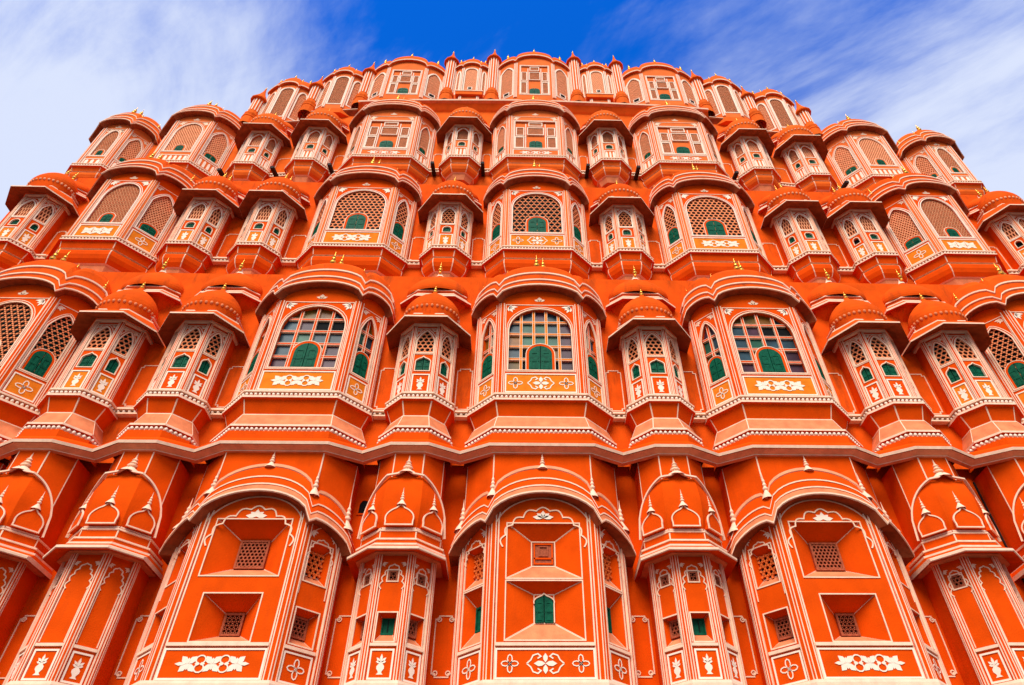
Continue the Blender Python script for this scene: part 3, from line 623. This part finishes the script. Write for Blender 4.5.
    lobed(e, pl, rows, ['brown', 'trim', 'trim', 'pink', 'pink', 'pink', 'trim', 'wall', 'wall', 'wall', 'trim', 'wall', 'wall', 'trim', 'pale', 'pale'], drop=0.26, side=0.2, cap=False)
    e.build('arched_eave', root)
    zz = z0+0.57
    def spk(*a, **k): m_ = MB(); spike(m_, *a, **k); m_.build('finial', root)
    spk((0, -P-0.03, zz+a-0.02), 0.85)
    for sg in (-1, 1):
        spk((sg*hf, -P-0.03, zz-0.02), 1.25, wide=0.7); spk((sg*(ho+0.02), -(P-(ho-hf))-0.05, zz-0.40), 1.45, wide=0.8)
    if centre:
        shutter(root, F[2], 0.27, 0.895, 1.31, -0.165, kind='onion'); m2 = MB(); m2.add([F[2](p, q, -0.2) for p, q in rect(-0.15, 0.15, 0.89, 1.32)], [(0, 1, 2, 3)], 'wall'); m2.ribbon(F[2], arch(0.30, 0.89, 1.17, 1.325, 'onion', 12)[1:], 0.02, -0.2, -0.150, 'trim'); m2.build('shutter_frame', root)
    for n in ns:
        if n[3] != 'arch': pane(root, F[2], n[1], n[2]-0.004, n[3])
    for i in (1, 3):
        for n in sn: pane(root, F[i], n[1], n[2]-0.004, n[3])
        panel(root, F[i], wa-0.24, 0.07, 0.46, 'ring', 'wall')
    panel(root, F[2], 1.38, 0.07, 0.46, 'medallion' if centre else 'scroll', 'wall')
    lg = MB(); sweep(lg, pl, [(0, 0.045), (0.06, 0.04), (0.07, 0.0), (0.07, -0.05), (0.03, -0.09), (0, -0.16)], ['trim', 'trim', 'trim', 'trim', 'wall']); lg.build('ledge', root)
    KIDS[root.name] = kids(root); return root
def shaft_narrow(niches, lab=None):
    hf, ho, P = 0.25, 0.56, PD[1]; pl = plan(hf, ho, P); F = faces(pl); mb = MB()
    plain_sides(mb, pl, SH0, SHT, 'wall'); nn = {}
    for i in (1, 2, 3):
        w_ = F[i].w; h = []
        if niches: h = [((-0.145, 0.145, 0.56, 0.98), (-0.085, 0.085, 0.72, 0.94), 0.16, 'green' if i == 2 else 'jali'), ((-0.085, 0.085, 1.44, 1.62), (-0.06, 0.06, 1.45, 1.60), 0.06, 'jali')]
        elif i in (1,): h = [((-0.10, 0.10, 1.42, 1.64), (-0.075, 0.075, 1.44, 1.62), 0.06, 'jali')]
        nn[i] = h
        mb.plate(F[i], rect(-w_/2, w_/2, SH0, SHT), [rect(*n[0]) for n in h], 0, 0, 'wall')
        for n in h: niche(mb, F[i], *n[:3])
        cusp_line(mb, F[i], w_-0.16, 0.56, 1.32, 1.76, wl=0.020)
        mb.box(F[i], -w_/2+0.06, w_/2-0.06, 0.50, 0.54, 0, 0.03, 'trim')
        for s_ in (-1, 1): sprig(mb, F[i], s_*(w_/2-0.08), 1.73, 0.075, -s_, 0.010, 'trim')
    for i in (1, 2, 3, 4): pilaster(mb, pl, i, 0.04, 1.86, 0.05, 'wall')
    corner_lines(mb, pl, [(0, 2.3), (0, SHT)], 0.024, 'trim')
    root = mb.build('turret_shaft', PALACE)
    if lab: root['label'] = lab
    e = MB(); zt = 1.86
    sweep(e, pl, [(0.0, zt-0.01), (0.10, zt), (0.10, zt+0.02), (0.30, zt-0.05), (0.315, zt-0.04), (0.315, zt-0.005), (0.27, zt+0.02), (0.17, zt+0.09), (0.17, zt+0.12), (0.12, zt+0.13), (0.12, zt+0.19), (0.135, zt+0.195), (0.135, zt+0.22), (0.07, zt+0.23), (0.07, zt+0.36), (0.085, zt+0.365), (0.085, zt+0.39), (0.0, zt+0.395)], ['pink', 'pink', 'wall', 'trim', 'trim', 'trim', 'wall', 'trim', 'trim', 'wall', 'trim', 'trim', 'trim', 'wall', 'trim', 'trim', 'wall'], 0.2)
    corner_lines(e, pl, [(0.07, zt+0.23), (0.07, zt+0.36)], 0.024, 'trim')
    e.build('eave', root)
    d = MB(); zb = zt+0.40; H = 0.98; S = F[2].w/2+F[1].w
    def zt_(s_): t = min(1, abs(s_)/S); return zb+H*(max(0, 1-t**2.5))**0.46+0.08*math.exp(-(t/0.10)**2)
    for i, c0 in ((1, -(F[2].w/2+F[1].w/2)), (2, 0), (3, F[2].w/2+F[1].w/2)):
        w_ = F[i].w; n = 14; w_ = w_+0.044; tp = [(w_*(0.5-k/n), zt_(c0+(w_-0.044)*(0.5-k/n))) for k in range(n+1)]
        gp = []
        for a_, z_ in tp:
            for q in range(11):
                z = zb+(max(z_, zb+0.004)-zb)*q/10; cc = 0.045+0.085*max(0, math.sin(math.pi*min(1, (z-zb)/H)))**0.7; gp.append(F[i](a_*(w_-0.044)/w_*(1+0.828*cc/(w_-0.044)), z, cc))
        d.add(gp, [(11*k+q, 11*k+q+1, 11*k+q+12, 11*k+q+11) for k in range(n) for q in range(10)], 'wall', True)
        d.add([F[i](p_[0], p_[1], c_) for c_ in (0.0, 0.068) for p_ in tp], [(k, k+1, n+2+k, n+1+k) for k in range(n)], 'wall')
        kx = (w_-0.044)/w_*(1+0.828*0.14/(w_-0.044)); d.ribbon(F[i], [(a_*kx, z_) for a_, z_ in tp], 0.032, 0.10, 0.142, 'trim')
        d.ribbon(F[i], [(-w_/2, zb+0.015), (w_/2, zb+0.015)], 0.03, 0, 0.07, 'trim')
        w_ -= 0.044; a = arch(w_*0.86, zb+0.04, zb+0.10, zb+0.40, 'onion', 20)
        d.poly(F[i], a, 0.145, 0.04, 'wall'); d.ribbon(F[i], a, 0.024, 0.135, 0.158, 'trim', True)
        p = F[i](0, zb+0.38, 0.12); spike(d, p, 0.80, wide=0.9)
    p = F[2](0, zb+H+0.02, 0.0); spike(d, p, 1.0, wide=1.7)
    d.build('relief_dome', root)
    for i in (1, 2, 3):
        for n in nn[i]: pane(root, F[i], n[1], n[2]-0.004, n[3])
        panel(root, F[i], F[i].w-0.19, 0.07, 0.45, 'vase', 'wall')
    lg = MB(); sweep(lg, pl, [(0, 0.045), (0.05, 0.04), (0.06, 0.0), (0.06, -0.05), (0.03, -0.09), (0, -0.16)], ['trim', 'trim', 'trim', 'trim', 'wall'], 0.06); lg.build('ledge', root)
    KIDS[root.name] = kids(root); return root

# ------------------------------------------------------------------ the pierced parapet along the top
def crest(root, kind, hgt, lab=None):
    mb = MB()
    if kind == 'big': pl = [(-1.27, 0.12), (-1.27, -0.05), (-0.66, -0.36), (0.66, -0.36), (1.27, -0.05), (1.27, 0.12)]
    elif kind == 'small': pl = [(-0.60, 0.12), (-0.60, -0.05), (-0.30, -0.20), (0.30, -0.20), (0.60, -0.05), (0.60, 0.12)]
    else: pl = [(-0.74, 0.12), (-0.74, -0.04), (-0.31, -0.30), (0.31, -0.30), (0.74, -0.04), (0.74, 0.12)]
    F = faces(pl); af, asd = (0.50, 0.24) if kind == 'big' else (0.30, 0.16); zs = hgt-af-0.20; W, wa = F[2].w, F[1].w
    plain_sides(mb, pl, 0, zs, 'upper'); sm = 'salmon'; mb.add([(x_, y_, z_) for z_ in (-0.25, 0) for x_, y_ in pl], [(i, i+1, 7+i, 6+i) for i in range(5)]+[(0, 1, 2, 3, 4, 5)], 'upper')
    z0 = 0.30 if kind == 'big' else 0.75 if kind == 'small' else 0.30
    fw = W-0.34 if kind == 'big' else W-0.16
    H1 = arch(fw, z0, zs-0.50 if kind == 'big' else zs-0.25, zs-0.10 if kind == 'big' else zs+0.02, 'round', 12) if kind != 'big' else rect(-fw/2, fw/2, z0, zs-0.18)
    H2 = arch(wa-0.22, z0+0.02, zs-0.5, zs-0.12, 'point' if kind == 'big' else 'round', 10)
    mb.plate(F[2], [(-W/2, 0), (W/2, 0)]+[(W*(0.5-i/16), zs+0.03+af*lobe(i/16)) for i in range(17)], [H1], 0, -0.08, sm)
    for i in (1, 3): mb.plate(F[i], [(-wa/2, 0), (wa/2, 0)]+[(wa*(0.5-k/8), zs+0.03+asd*lobe(k/8)) for k in range(9)], [H2], 0, -0.08, sm)
    for i in (1, 2, 3, 4): pilaster(mb, pl, i, 0.05, zs, 0.05 if kind == 'big' else 0.035, sm, 'white')
    if kind == 'small': mb.box(F[2], -W/2-0.16, W/2+0.16, 0.42, 0.62, -0.05, 0.10, 'upper'); mb.box(F[2], -W/2-0.18, W/2+0.18, 0.62, 0.66, -0.05, 0.12, 'trim')
    r = mb.build('parapet_screen', root)
    if lab: r['label'] = lab
    e = MB(); rows = [(0, zs+0.02, af, asd), (0.10, zs, af, asd), (0.11, zs+0.05, af, asd), (0.07, zs+0.09, af, asd), (0.05, zs+0.30, af, asd), (0.0, zs+0.52, af*0.95, asd*0.95), (-0.08, zs+0.64, af*0.8, asd*0.8)]
    lobed(e, pl, rows, ['upper', 'trim', 'upper', 'upper', 'upper', 'upper'], side=0.06)
    e.build('arched_roof', r)
    zt = zs+0.55
    for x, y, z in ((0, F[2].o.y+0.07, zs+0.62+af*0.8), (F[3].o.x, F[3].o.y+0.06, zs+0.62+asd*0.8), (F[1].o.x, F[1].o.y+0.06, zs+0.62+asd*0.8)): finial(r, (x, y, z), 0.72 if kind == 'big' else 0.55)
    if kind != 'big':
        for x in (pl[2][0], pl[3][0]): finial(r, (x, pl[2][1]+0.06, zt+0.05), 0.45)
    if kind == 'big':
        window(r, F[2], H1, 'blocks', 3, -0.035, 'white'); shutter(r, F[2], 0.36, z0+0.03, z0+0.45, -0.002)
        for i in (1, 3): window(r, F[i], H2, 'faded', 4, -0.035, 'white'); panel(r, F[i], 0.2, z0+0.10, z0+0.30, None, 'dark', 'white')
    else:
        window(r, F[2], H1, 'faded', 5, -0.035, 'white')
        for i in (1, 3):
            window(r, F[i], H2, 'faded', 6, -0.035, 'white')
        if kind == 'small': panel(r, F[2], 0.14, z0+0.18, z0+0.34, None, 'dark', 'white')
    KIDS[r.name] = kids(r); return r
def turret(hgt):
    mb = MB(); rr = 0.175
    mb.lathe((0, 0, 0), [(0.26, -0.02), (0.26, 0.28), (0.24, 0.30), (0.24, 0.40), (0.26, 0.42), (0.26, 0.47), (0.21, 0.52), (0.24, 0.62), (0.24, 0.68), (0.20, 0.72), (rr, 0.9), (rr, hgt-0.55)], 'upper', 12, smooth=False)
    for k in range(12):
        a = R(30*k); f = Fr((rr*math.cos(a)*1.0+0.0, rr*math.sin(a)), (rr*math.cos(a+0.02), rr*math.sin(a+0.02)))
        mb.box(f, -0.016, 0.016, 0.9, hgt-0.56, -0.01, 0.014, 'white')
    r = mb.build('pinnacle', PALACE); r.location.z = 0
    c = MB(); z = hgt-0.58
    c.lathe((0, 0, z), [(rr, 0), (0.22, 0.02), (0.22, 0.05), (0.28, 0.04), (0.29, 0.08), (0.245, 0.12), (0.22, 0.24), (0.165, 0.38), (0.105, 0.54), (0.055, 0.74), (0.02, 0.98)], 'upper', 12, smooth=False); c.build('cap', r)
    finial(r, (0, 0, hgt+0.36), 0.42)
    KIDS[r.name] = kids(r); return r

# ------------------------------------------------------------------ the palace
PALACE = bpy.data.objects.new('palace', None); COL.objects.link(PALACE)
PALACE.location = (0, 10.64, -1.7)
PALACE['label'] = 'orange terracotta palace rising in five tiers of white-trimmed latticed bay windows and domes'; PALACE['category'] = 'palace'
def at(x, y, z): return (x, y-10.64, z+1.7)                       # world point to the palace's own frame
def put(proto, x, y, z, used=set()):
    if proto.name in used: o = dup(proto, at(x, y, z), PALACE)
    else: used.add(proto.name); o = proto; o.location = at(x, y, z)
    return o
X = {1: 2.28, 2: 4.58, 3: 6.88, 4: 8.63, 5: 10.74, 6: 12.98, 7: 14.72}
X3 = {1: 2.28, 2: 4.60, 3: 6.97, 4: 8.66, 5: 10.74, 6: 12.95}
X4 = {1: 2.22, 2: 4.48, 3: 6.76, 4: 8.54, 5: 10.73, 6: 13.13}
D4 = {0: 10.94, 1: 10.98, 2: 11.03, 3: 11.17, 4: 11.34, 5: 11.43, 6: 11.54}
BIG = (0, 2, 5); Z1, Z2, Z3, Z4 = 2.95, 7.95, 13.15, 17.63; YW1, YW2, YW3 = 10.80, 10.64, 11.30
def sides(c): return (0,) if c == 0 else (-1, 1)
# lower shafts
sc_ = shaft_big(True); put(sc_, 0, YW1, Z1); sb = shaft_big(False)
sn1 = shaft_narrow(True); sn2 = shaft_narrow(False)
for c in (1, 2, 3, 4, 5, 6, 7):
    for s_ in sides(c): put(sb if c in BIG else sn1 if c == 1 else sn2, s_*X[c], YW1, Z1)
# second tier
p = big_bay(2, 'grid5', 'medallion', 'grid2', 1, lab='bay window with many small coloured panes round a green shutter and an ochre panel'); put(p, 0, YW2, Z2)
p = big_bay(2, 'grid4', 'scroll', 'grid2', 2, lab='bay window with large coloured panes round a green shutter')
for s_ in (-1, 1): put(p, s_*X[2], YW2, Z2)
p = big_bay(2, 'hex', 'scroll', 'hex', 4, hf=0.72, ho=1.27, lab='bay window with honeycomb screens')
for s_ in (-1, 1): put(p, s_*X[5], YW2, Z2)
pa, pb = narrow_bay(2, 'hex', 11), narrow_bay(2, 'hex', 16)
for c in (1, 3, 4, 6, 7):
    for s_ in sides(c): put(pb if (c+s_) % 2 else pa, s_*X[c], YW2, Z2)
# third tier
p = big_bay(3, 'scale', 'medallion', 'hex', 21); put(p, 0, YW3, Z3)
p = big_bay(3, 'hex', 'scroll', 'hex', 22)
for s_ in (-1, 1): put(p, s_*X3[2], YW3, Z3)
p = big_bay(3, 'fine', 'scroll', 'fine', 23, hf=0.63, ho=1.24, P=0.66)
for s_ in (-1, 1): put(p, s_*X3[5], YW3, Z3)
pa, pb, pc = narrow_bay(3, 'hex', 31), narrow_bay(3, 'slat', 34), narrow_bay(3, 'slat', 35, 'turret window with one shutter open on a dark room', True)
for c in (1, 3, 4, 6):
    for s_ in sides(c): put(pa if c == 1 else pc if (s_ > 0 and c > 3) else pb, s_*X3[c], YW3, Z3)
# fourth tier
p = big_bay(4, 'blocks', 'scroll', 'blind', 41, k=0.95); put(p, 0, D4[0]+0.54, Z4); 
for s_ in (-1, 1): put(p, s_*X4[2], D4[2]+0.54, Z4)
p = big_bay(4, 'fine', 'baluster', 'fine', 42, k=0.94, hf=0.58, ho=1.15, P=0.62)
for s_ in (-1, 1): put(p, s_*X4[5], D4[5]+0.54, Z4)
p = big_bay(4, 'fine', 'baluster', 'fine', 44, hf=0.40, ho=0.90, k=0.84, P=0.56)
for s_ in (-1, 1): put(p, s_*X4[6], D4[6]+0.54, Z4)
p = narrow_bay(4, 'blind', 51)
for c in (1, 3, 4):
    for s_ in sides(c): put(p, s_*X4[c], D4[c]+0.54, Z4)
# walls between and behind the bays: each tier's wall with its lined panels and its coping
def yw4(x):
    x = abs(x); K = [0]+[X4[i] for i in range(1, 7)]
    for i in range(6):
        if x <= K[i+1]: t = (x-K[i])/(K[i+1]-K[i]); return D4[i]+(D4[i+1]-D4[i])*t+0.54
    return D4[6]+0.54
def wall(name, xs, yf, z0, zt, m, back, label, gaps, pz, cope):
    mb = MB(); pts = [at(x, yf(x), 0)[:2] for x in xs]
    for i in range(len(xs)-1):
        (ax, ay), (bx, by) = pts[i], pts[i+1]; za, zb = zt((xs[i]+xs[i+1])/2)+1.7, z0+1.7; B = back-10.64
        mb.quad((ax, ay, zb), (bx, by, zb), (bx, by, za), (ax, ay, za), m)
        mb.quad((ax, ay, za), (bx, by, za), (bx, B, za), (ax, B, za), m)
        if cope:
            f = Fr((ax, ay), (bx, by)); mb.box(f, -f.w/2-0.0, f.w/2, za-0.10, za-0.04, 0, 0.06, m)
        for a, b in ((ax, ay), (bx, by)): mb.quad((a, b, zb), (a, B, zb), (a, B, za), (a, b, za), m)
    for g0, g1 in gaps:
        f = Fr(at(g0, yf(g0), 0)[:2], at(g1, yf(g1), 0)[:2]); h = f.w/2-0.035
        if h < 0.06: continue
        q0, q1 = pz[0]+1.7, pz[1]+1.7
        mb.ribbon(f, notch(-h, h, q0, q1, min(0.05, h*0.35)), 0.022, 0, 0.012, 'trim', True)
        if name == 'storey_wall_lower':
            for a in (-1, 1):
                for z, d in ((q0, 1), (q1, -1)): mb.ribbon(f, [(a*(h-0.055)+0.032*math.cos(R(45*j_)), z+d*0.055+0.032*math.sin(R(45*j_))) for j_ in range(8)], 0.018, 0, 0.018, 'trim', True)
        if name != 'storey_wall_lower':
            k = 0.062; n = max(1, int(2*h/0.09))
            mb.box(f, -f.w/2, f.w/2, q0-0.17, q0-0.13, 0, 0.15, 'trim'); mb.box(f, -f.w/2, f.w/2, q0-0.26, q0-0.23, 0, 0.12, 'trim')
            for i in range(n): v = f(-h+2*h*(i+0.5)/n, q0-0.20, 0.10); mb.ball(v, 0.034, 'white', 0.036)
    o = mb.build('storey_wall', PALACE); o['label'] = label; return o
def gaplist(XX, last=6):
    ed = [(0, 1.31)]+[(XX[c], 1.31 if c in BIG else 0.56) for c in range(1, last+1)]; g = []
    for (a, wa), (b, wb) in zip(ed[:-1], ed[1:]):
        g.append((a+wa+0.02, b-wb-0.02)); g.append((-(b-wb-0.02), -(a+wa+0.02)))
    return [x for x in g if x[1]-x[0] > 0.08]
wall('storey_wall_lower', [-15.4, 15.4], lambda x: YW1, -1.7, lambda x: 7.4, 'wall', 14, 'lowest wall with white-lined panels between the shafts', gaplist(X), (3.28, 4.18), False)
wall('w2', [-15.4, 15.4], lambda x: YW2+0.003, 6.85, lambda x: 11.98, 'wall2', 14, 'weathered wall of the coloured-glass tier', gaplist(X), (8.12, 9.15), False)
wall('w3', [-14.0, 14.0], lambda x: YW3, 11.8, lambda x: 16.68, 'wall2', 14.5, 'weathered wall of the middle tier', gaplist(X3), (13.30, 14.25), False)
xs4 = sorted([-s*v for v in list(X4.values()) for s in (1, -1)]+[0, -14.2, 14.2, -9.6, 9.6])
wall('w4', xs4, yw4, 16.5, lambda x: 21.62 if abs(x) < 5.9 else 21.25 if abs(x) < 7.6 else 20.65 if abs(x) < 9.6 else 20.05, 'upper', 15, 'pale upper wall stepping down to both sides', gaplist(X4, 5), (17.78, 18.65), False)
# the great cornice that undulates round the shafts, and the ones of the upper tiers
def envelope(cent, o):                                             # plan line at offset o: front corners and the valleys where neighbours meet
    out = []
    for i, (x, hf, P) in enumerate(cent):
        h = hf+o*math.tan(math.pi/8); out += [(x-h, P+o), (x+h, P+o)]
        if i < len(cent)-1:
            x2, hf2, P2 = cent[i+1]; h2 = hf2+o*math.tan(math.pi/8)
            c1, c2 = x+h+P+o, -(x2-h2)+P2+o; q = (c1+c2-0.0)/2-0.0
            q = ((x+h)+(P+o)-(x2-h2)+(P2+o))/2
            out.append(((x+h)+(P+o)-q, (P+o)-0.52*((P+o)-q)))
    return out
def cornice(name, cent, y, prof, mats, label):
    mb = MB(); rings = []
    for o, z in prof: rings.append([at(px_, y-q, z) for px_, q in envelope(cent, o)])
    mb.loft(rings, mats); o_ = mb.build(name, PALACE); o_['label'] = label; return o_
cent = sorted([(s*(X[c] if c else 0), 0.84 if c in BIG else 0.25, PD[1]) for c in range(8) for s in sides(c)])
cornice('cornice', cent, YW1, [(-0.02, 6.655), (0.04, 6.67), (0.04, 6.685), (0.06, 6.695), (0.15, 6.735), (0.17, 6.735), (0.185, 6.785), (0.165, 6.80), (0.15, 6.85), (0.10, 6.91), (-0.05, 6.95)], ['pink', 'trim', 'pale', 'pale', 'brown', 'trim', 'wall', 'wall', 'wall', 'wall'], 'great undulating cornice above the lower shafts')  # soffit bands coloured paler in place of light bounced up from the street
mb = MB(); prof = [(0.0, 21.24), (0.06, 21.30), (0.20, 21.48), (0.285, 21.52), (0.30, 21.58), (0.28, 21.62), (0.26, 21.66), (-0.4, 21.68)]
XS = [-5.9, -4.48, -2.22, 0, 2.22, 4.48, 5.9]
mb.loft([[at(x, yw4(x)-o, z) for x in XS] for o, z in prof], ['upper', 'upper', 'pink', 'trim', 'upper', 'upper', 'upper'])
for a, b, z in ((5.9, 7.6, 21.25), (7.6, 9.6, 20.65)):
    for s_ in (-1, 1):
        q = [s_*a, s_*b] if s_ > 0 else [-b, -a]
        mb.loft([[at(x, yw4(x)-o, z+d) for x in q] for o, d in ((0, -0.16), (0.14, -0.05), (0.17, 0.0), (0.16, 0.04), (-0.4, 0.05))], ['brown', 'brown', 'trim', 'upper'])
o = mb.build('cornice', PALACE); o['label'] = 'thin cornice under the parapet'
# parapet screens and pinnacles
def y5(x): return yw4(x)+0.09
p = crest(PALACE, 'big', 3.28, 'tallest arched parapet screen, at the middle'); put(p, 0, y5(0), 21.68)
p = crest(PALACE, 'big', 2.88)
for s_ in (-1, 1): put(p, s_*4.50, y5(4.5), 21.68)
p = crest(PALACE, 'small', 3.0)
for s_ in (-1, 1): put(p, s_*2.25, y5(2.2), 21.68)
p = crest(PALACE, 'bay', 2.72)
for s_ in (-1, 1): put(p, s_*6.75, y5(6.8), 21.29); put(p, s_*8.58, y5(8.6), 20.69)
for x, zt, zb in ((1.48, 25.45, 21.7), (3.03, 25.25, 21.7), (5.92, 24.45, 21.5), (7.66, 23.55, 21.2), (9.52, 22.8, 20.6)):
    p = turret(zt-zb)
    for s_ in (-1, 1): put(p, s_*x, y5(x)-0.12, zb)
# small things on the walls: rain spouts, a ventilation hole, an end dome
mb = MB(); mb.add([(-0.05, 0, 0), (0.05, 0, 0), (0.05, -0.55, -0.16), (-0.05, -0.55, -0.16), (-0.05, 0, 0.10), (0.05, 0, 0.10), (0.05, -0.55, -0.06), (-0.05, -0.55, -0.06)], [(0, 1, 2, 3), (4, 5, 6, 7), (0, 3, 7, 4), (1, 2, 6, 5), (2, 3, 7, 6)], 'iron')
spout = mb.build('rain_spout', PALACE); KIDS[spout.name] = []
for x in (-11.95, -9.2, -7.65, -5.98, -3.0, -1.55, 1.52, 3.0, 5.92, 9.3, 11.9): put(spout, x, yw4(x)-0.02, 17.42)
vb = MB(); fv = Fr((-0.12, 0), (0.12, 0)); vb.plate(fv, arch(0.16, 0, 0.16, 0.25, 'round', 10), [], -0.0, -0.05, 'dark', edge=True); vb.ribbon(fv, arch(0.19, -0.01, 0.16, 0.27, 'round', 10), 0.03, -0.0, 0.012, 'wall', True)
v_ = vb.build('vent', PALACE); v_.location = at(-3.10, YW1-0.008, 5.95)
cbm = MB(); fc = Fr(at(8.0, YW1, 0)[:2], at(8.05, YW1, 0)[:2]); cbm.box(fc, -0.012, 0.012, 4.9, 8.35, 0.01, 0.04, 'iron'); cbm.build('cable', PALACE)
eb = MB(); eb.lathe((0, 0, 0), [(0.66, -3.0), (0.66, 0), (0.82, -0.05), (0.84, 0.02), (0.66, 0.12), (0.62, 0.2), (0.64, 0.35), (0.58, 0.55), (0.42, 0.75), (0.2, 0.9), (0.05, 0.98), (0.02, 1.1)], 'wall2', 20)
for k in range(18): a = 2*math.pi*k/18; eb.ball((0.66*math.cos(a), 0.66*math.sin(a), 0.2), 0.07, 'salmon')
e1 = eb.build('end_turret', PALACE); KIDS[e1.name] = []
for s_ in (-1, 1): put(e1, s_*14.62, 11.5, 13.75)

# ------------------------------------------------------------------ the street in front
g = MB(); g.add([(-400, -400, -1.7), (400, -400, -1.7), (400, 400, -1.7), (-400, 400, -1.7)], [(0, 1, 2, 3)], 'stone')
gr = g.build('ground'); gr['kind'] = 'structure'
pv = MB(); pv.add([(x, y, z) for z in (-1.7, -1.56) for x, y in ((-40, 7.6), (40, 7.6), (40, 10.4), (-40, 10.4))], [(4, 5, 6, 7), (0, 1, 5, 4), (1, 2, 6, 5), (2, 3, 7, 6), (3, 0, 4, 7)], 'stone')
pp = pv.build('pavement'); pp['kind'] = 'structure'
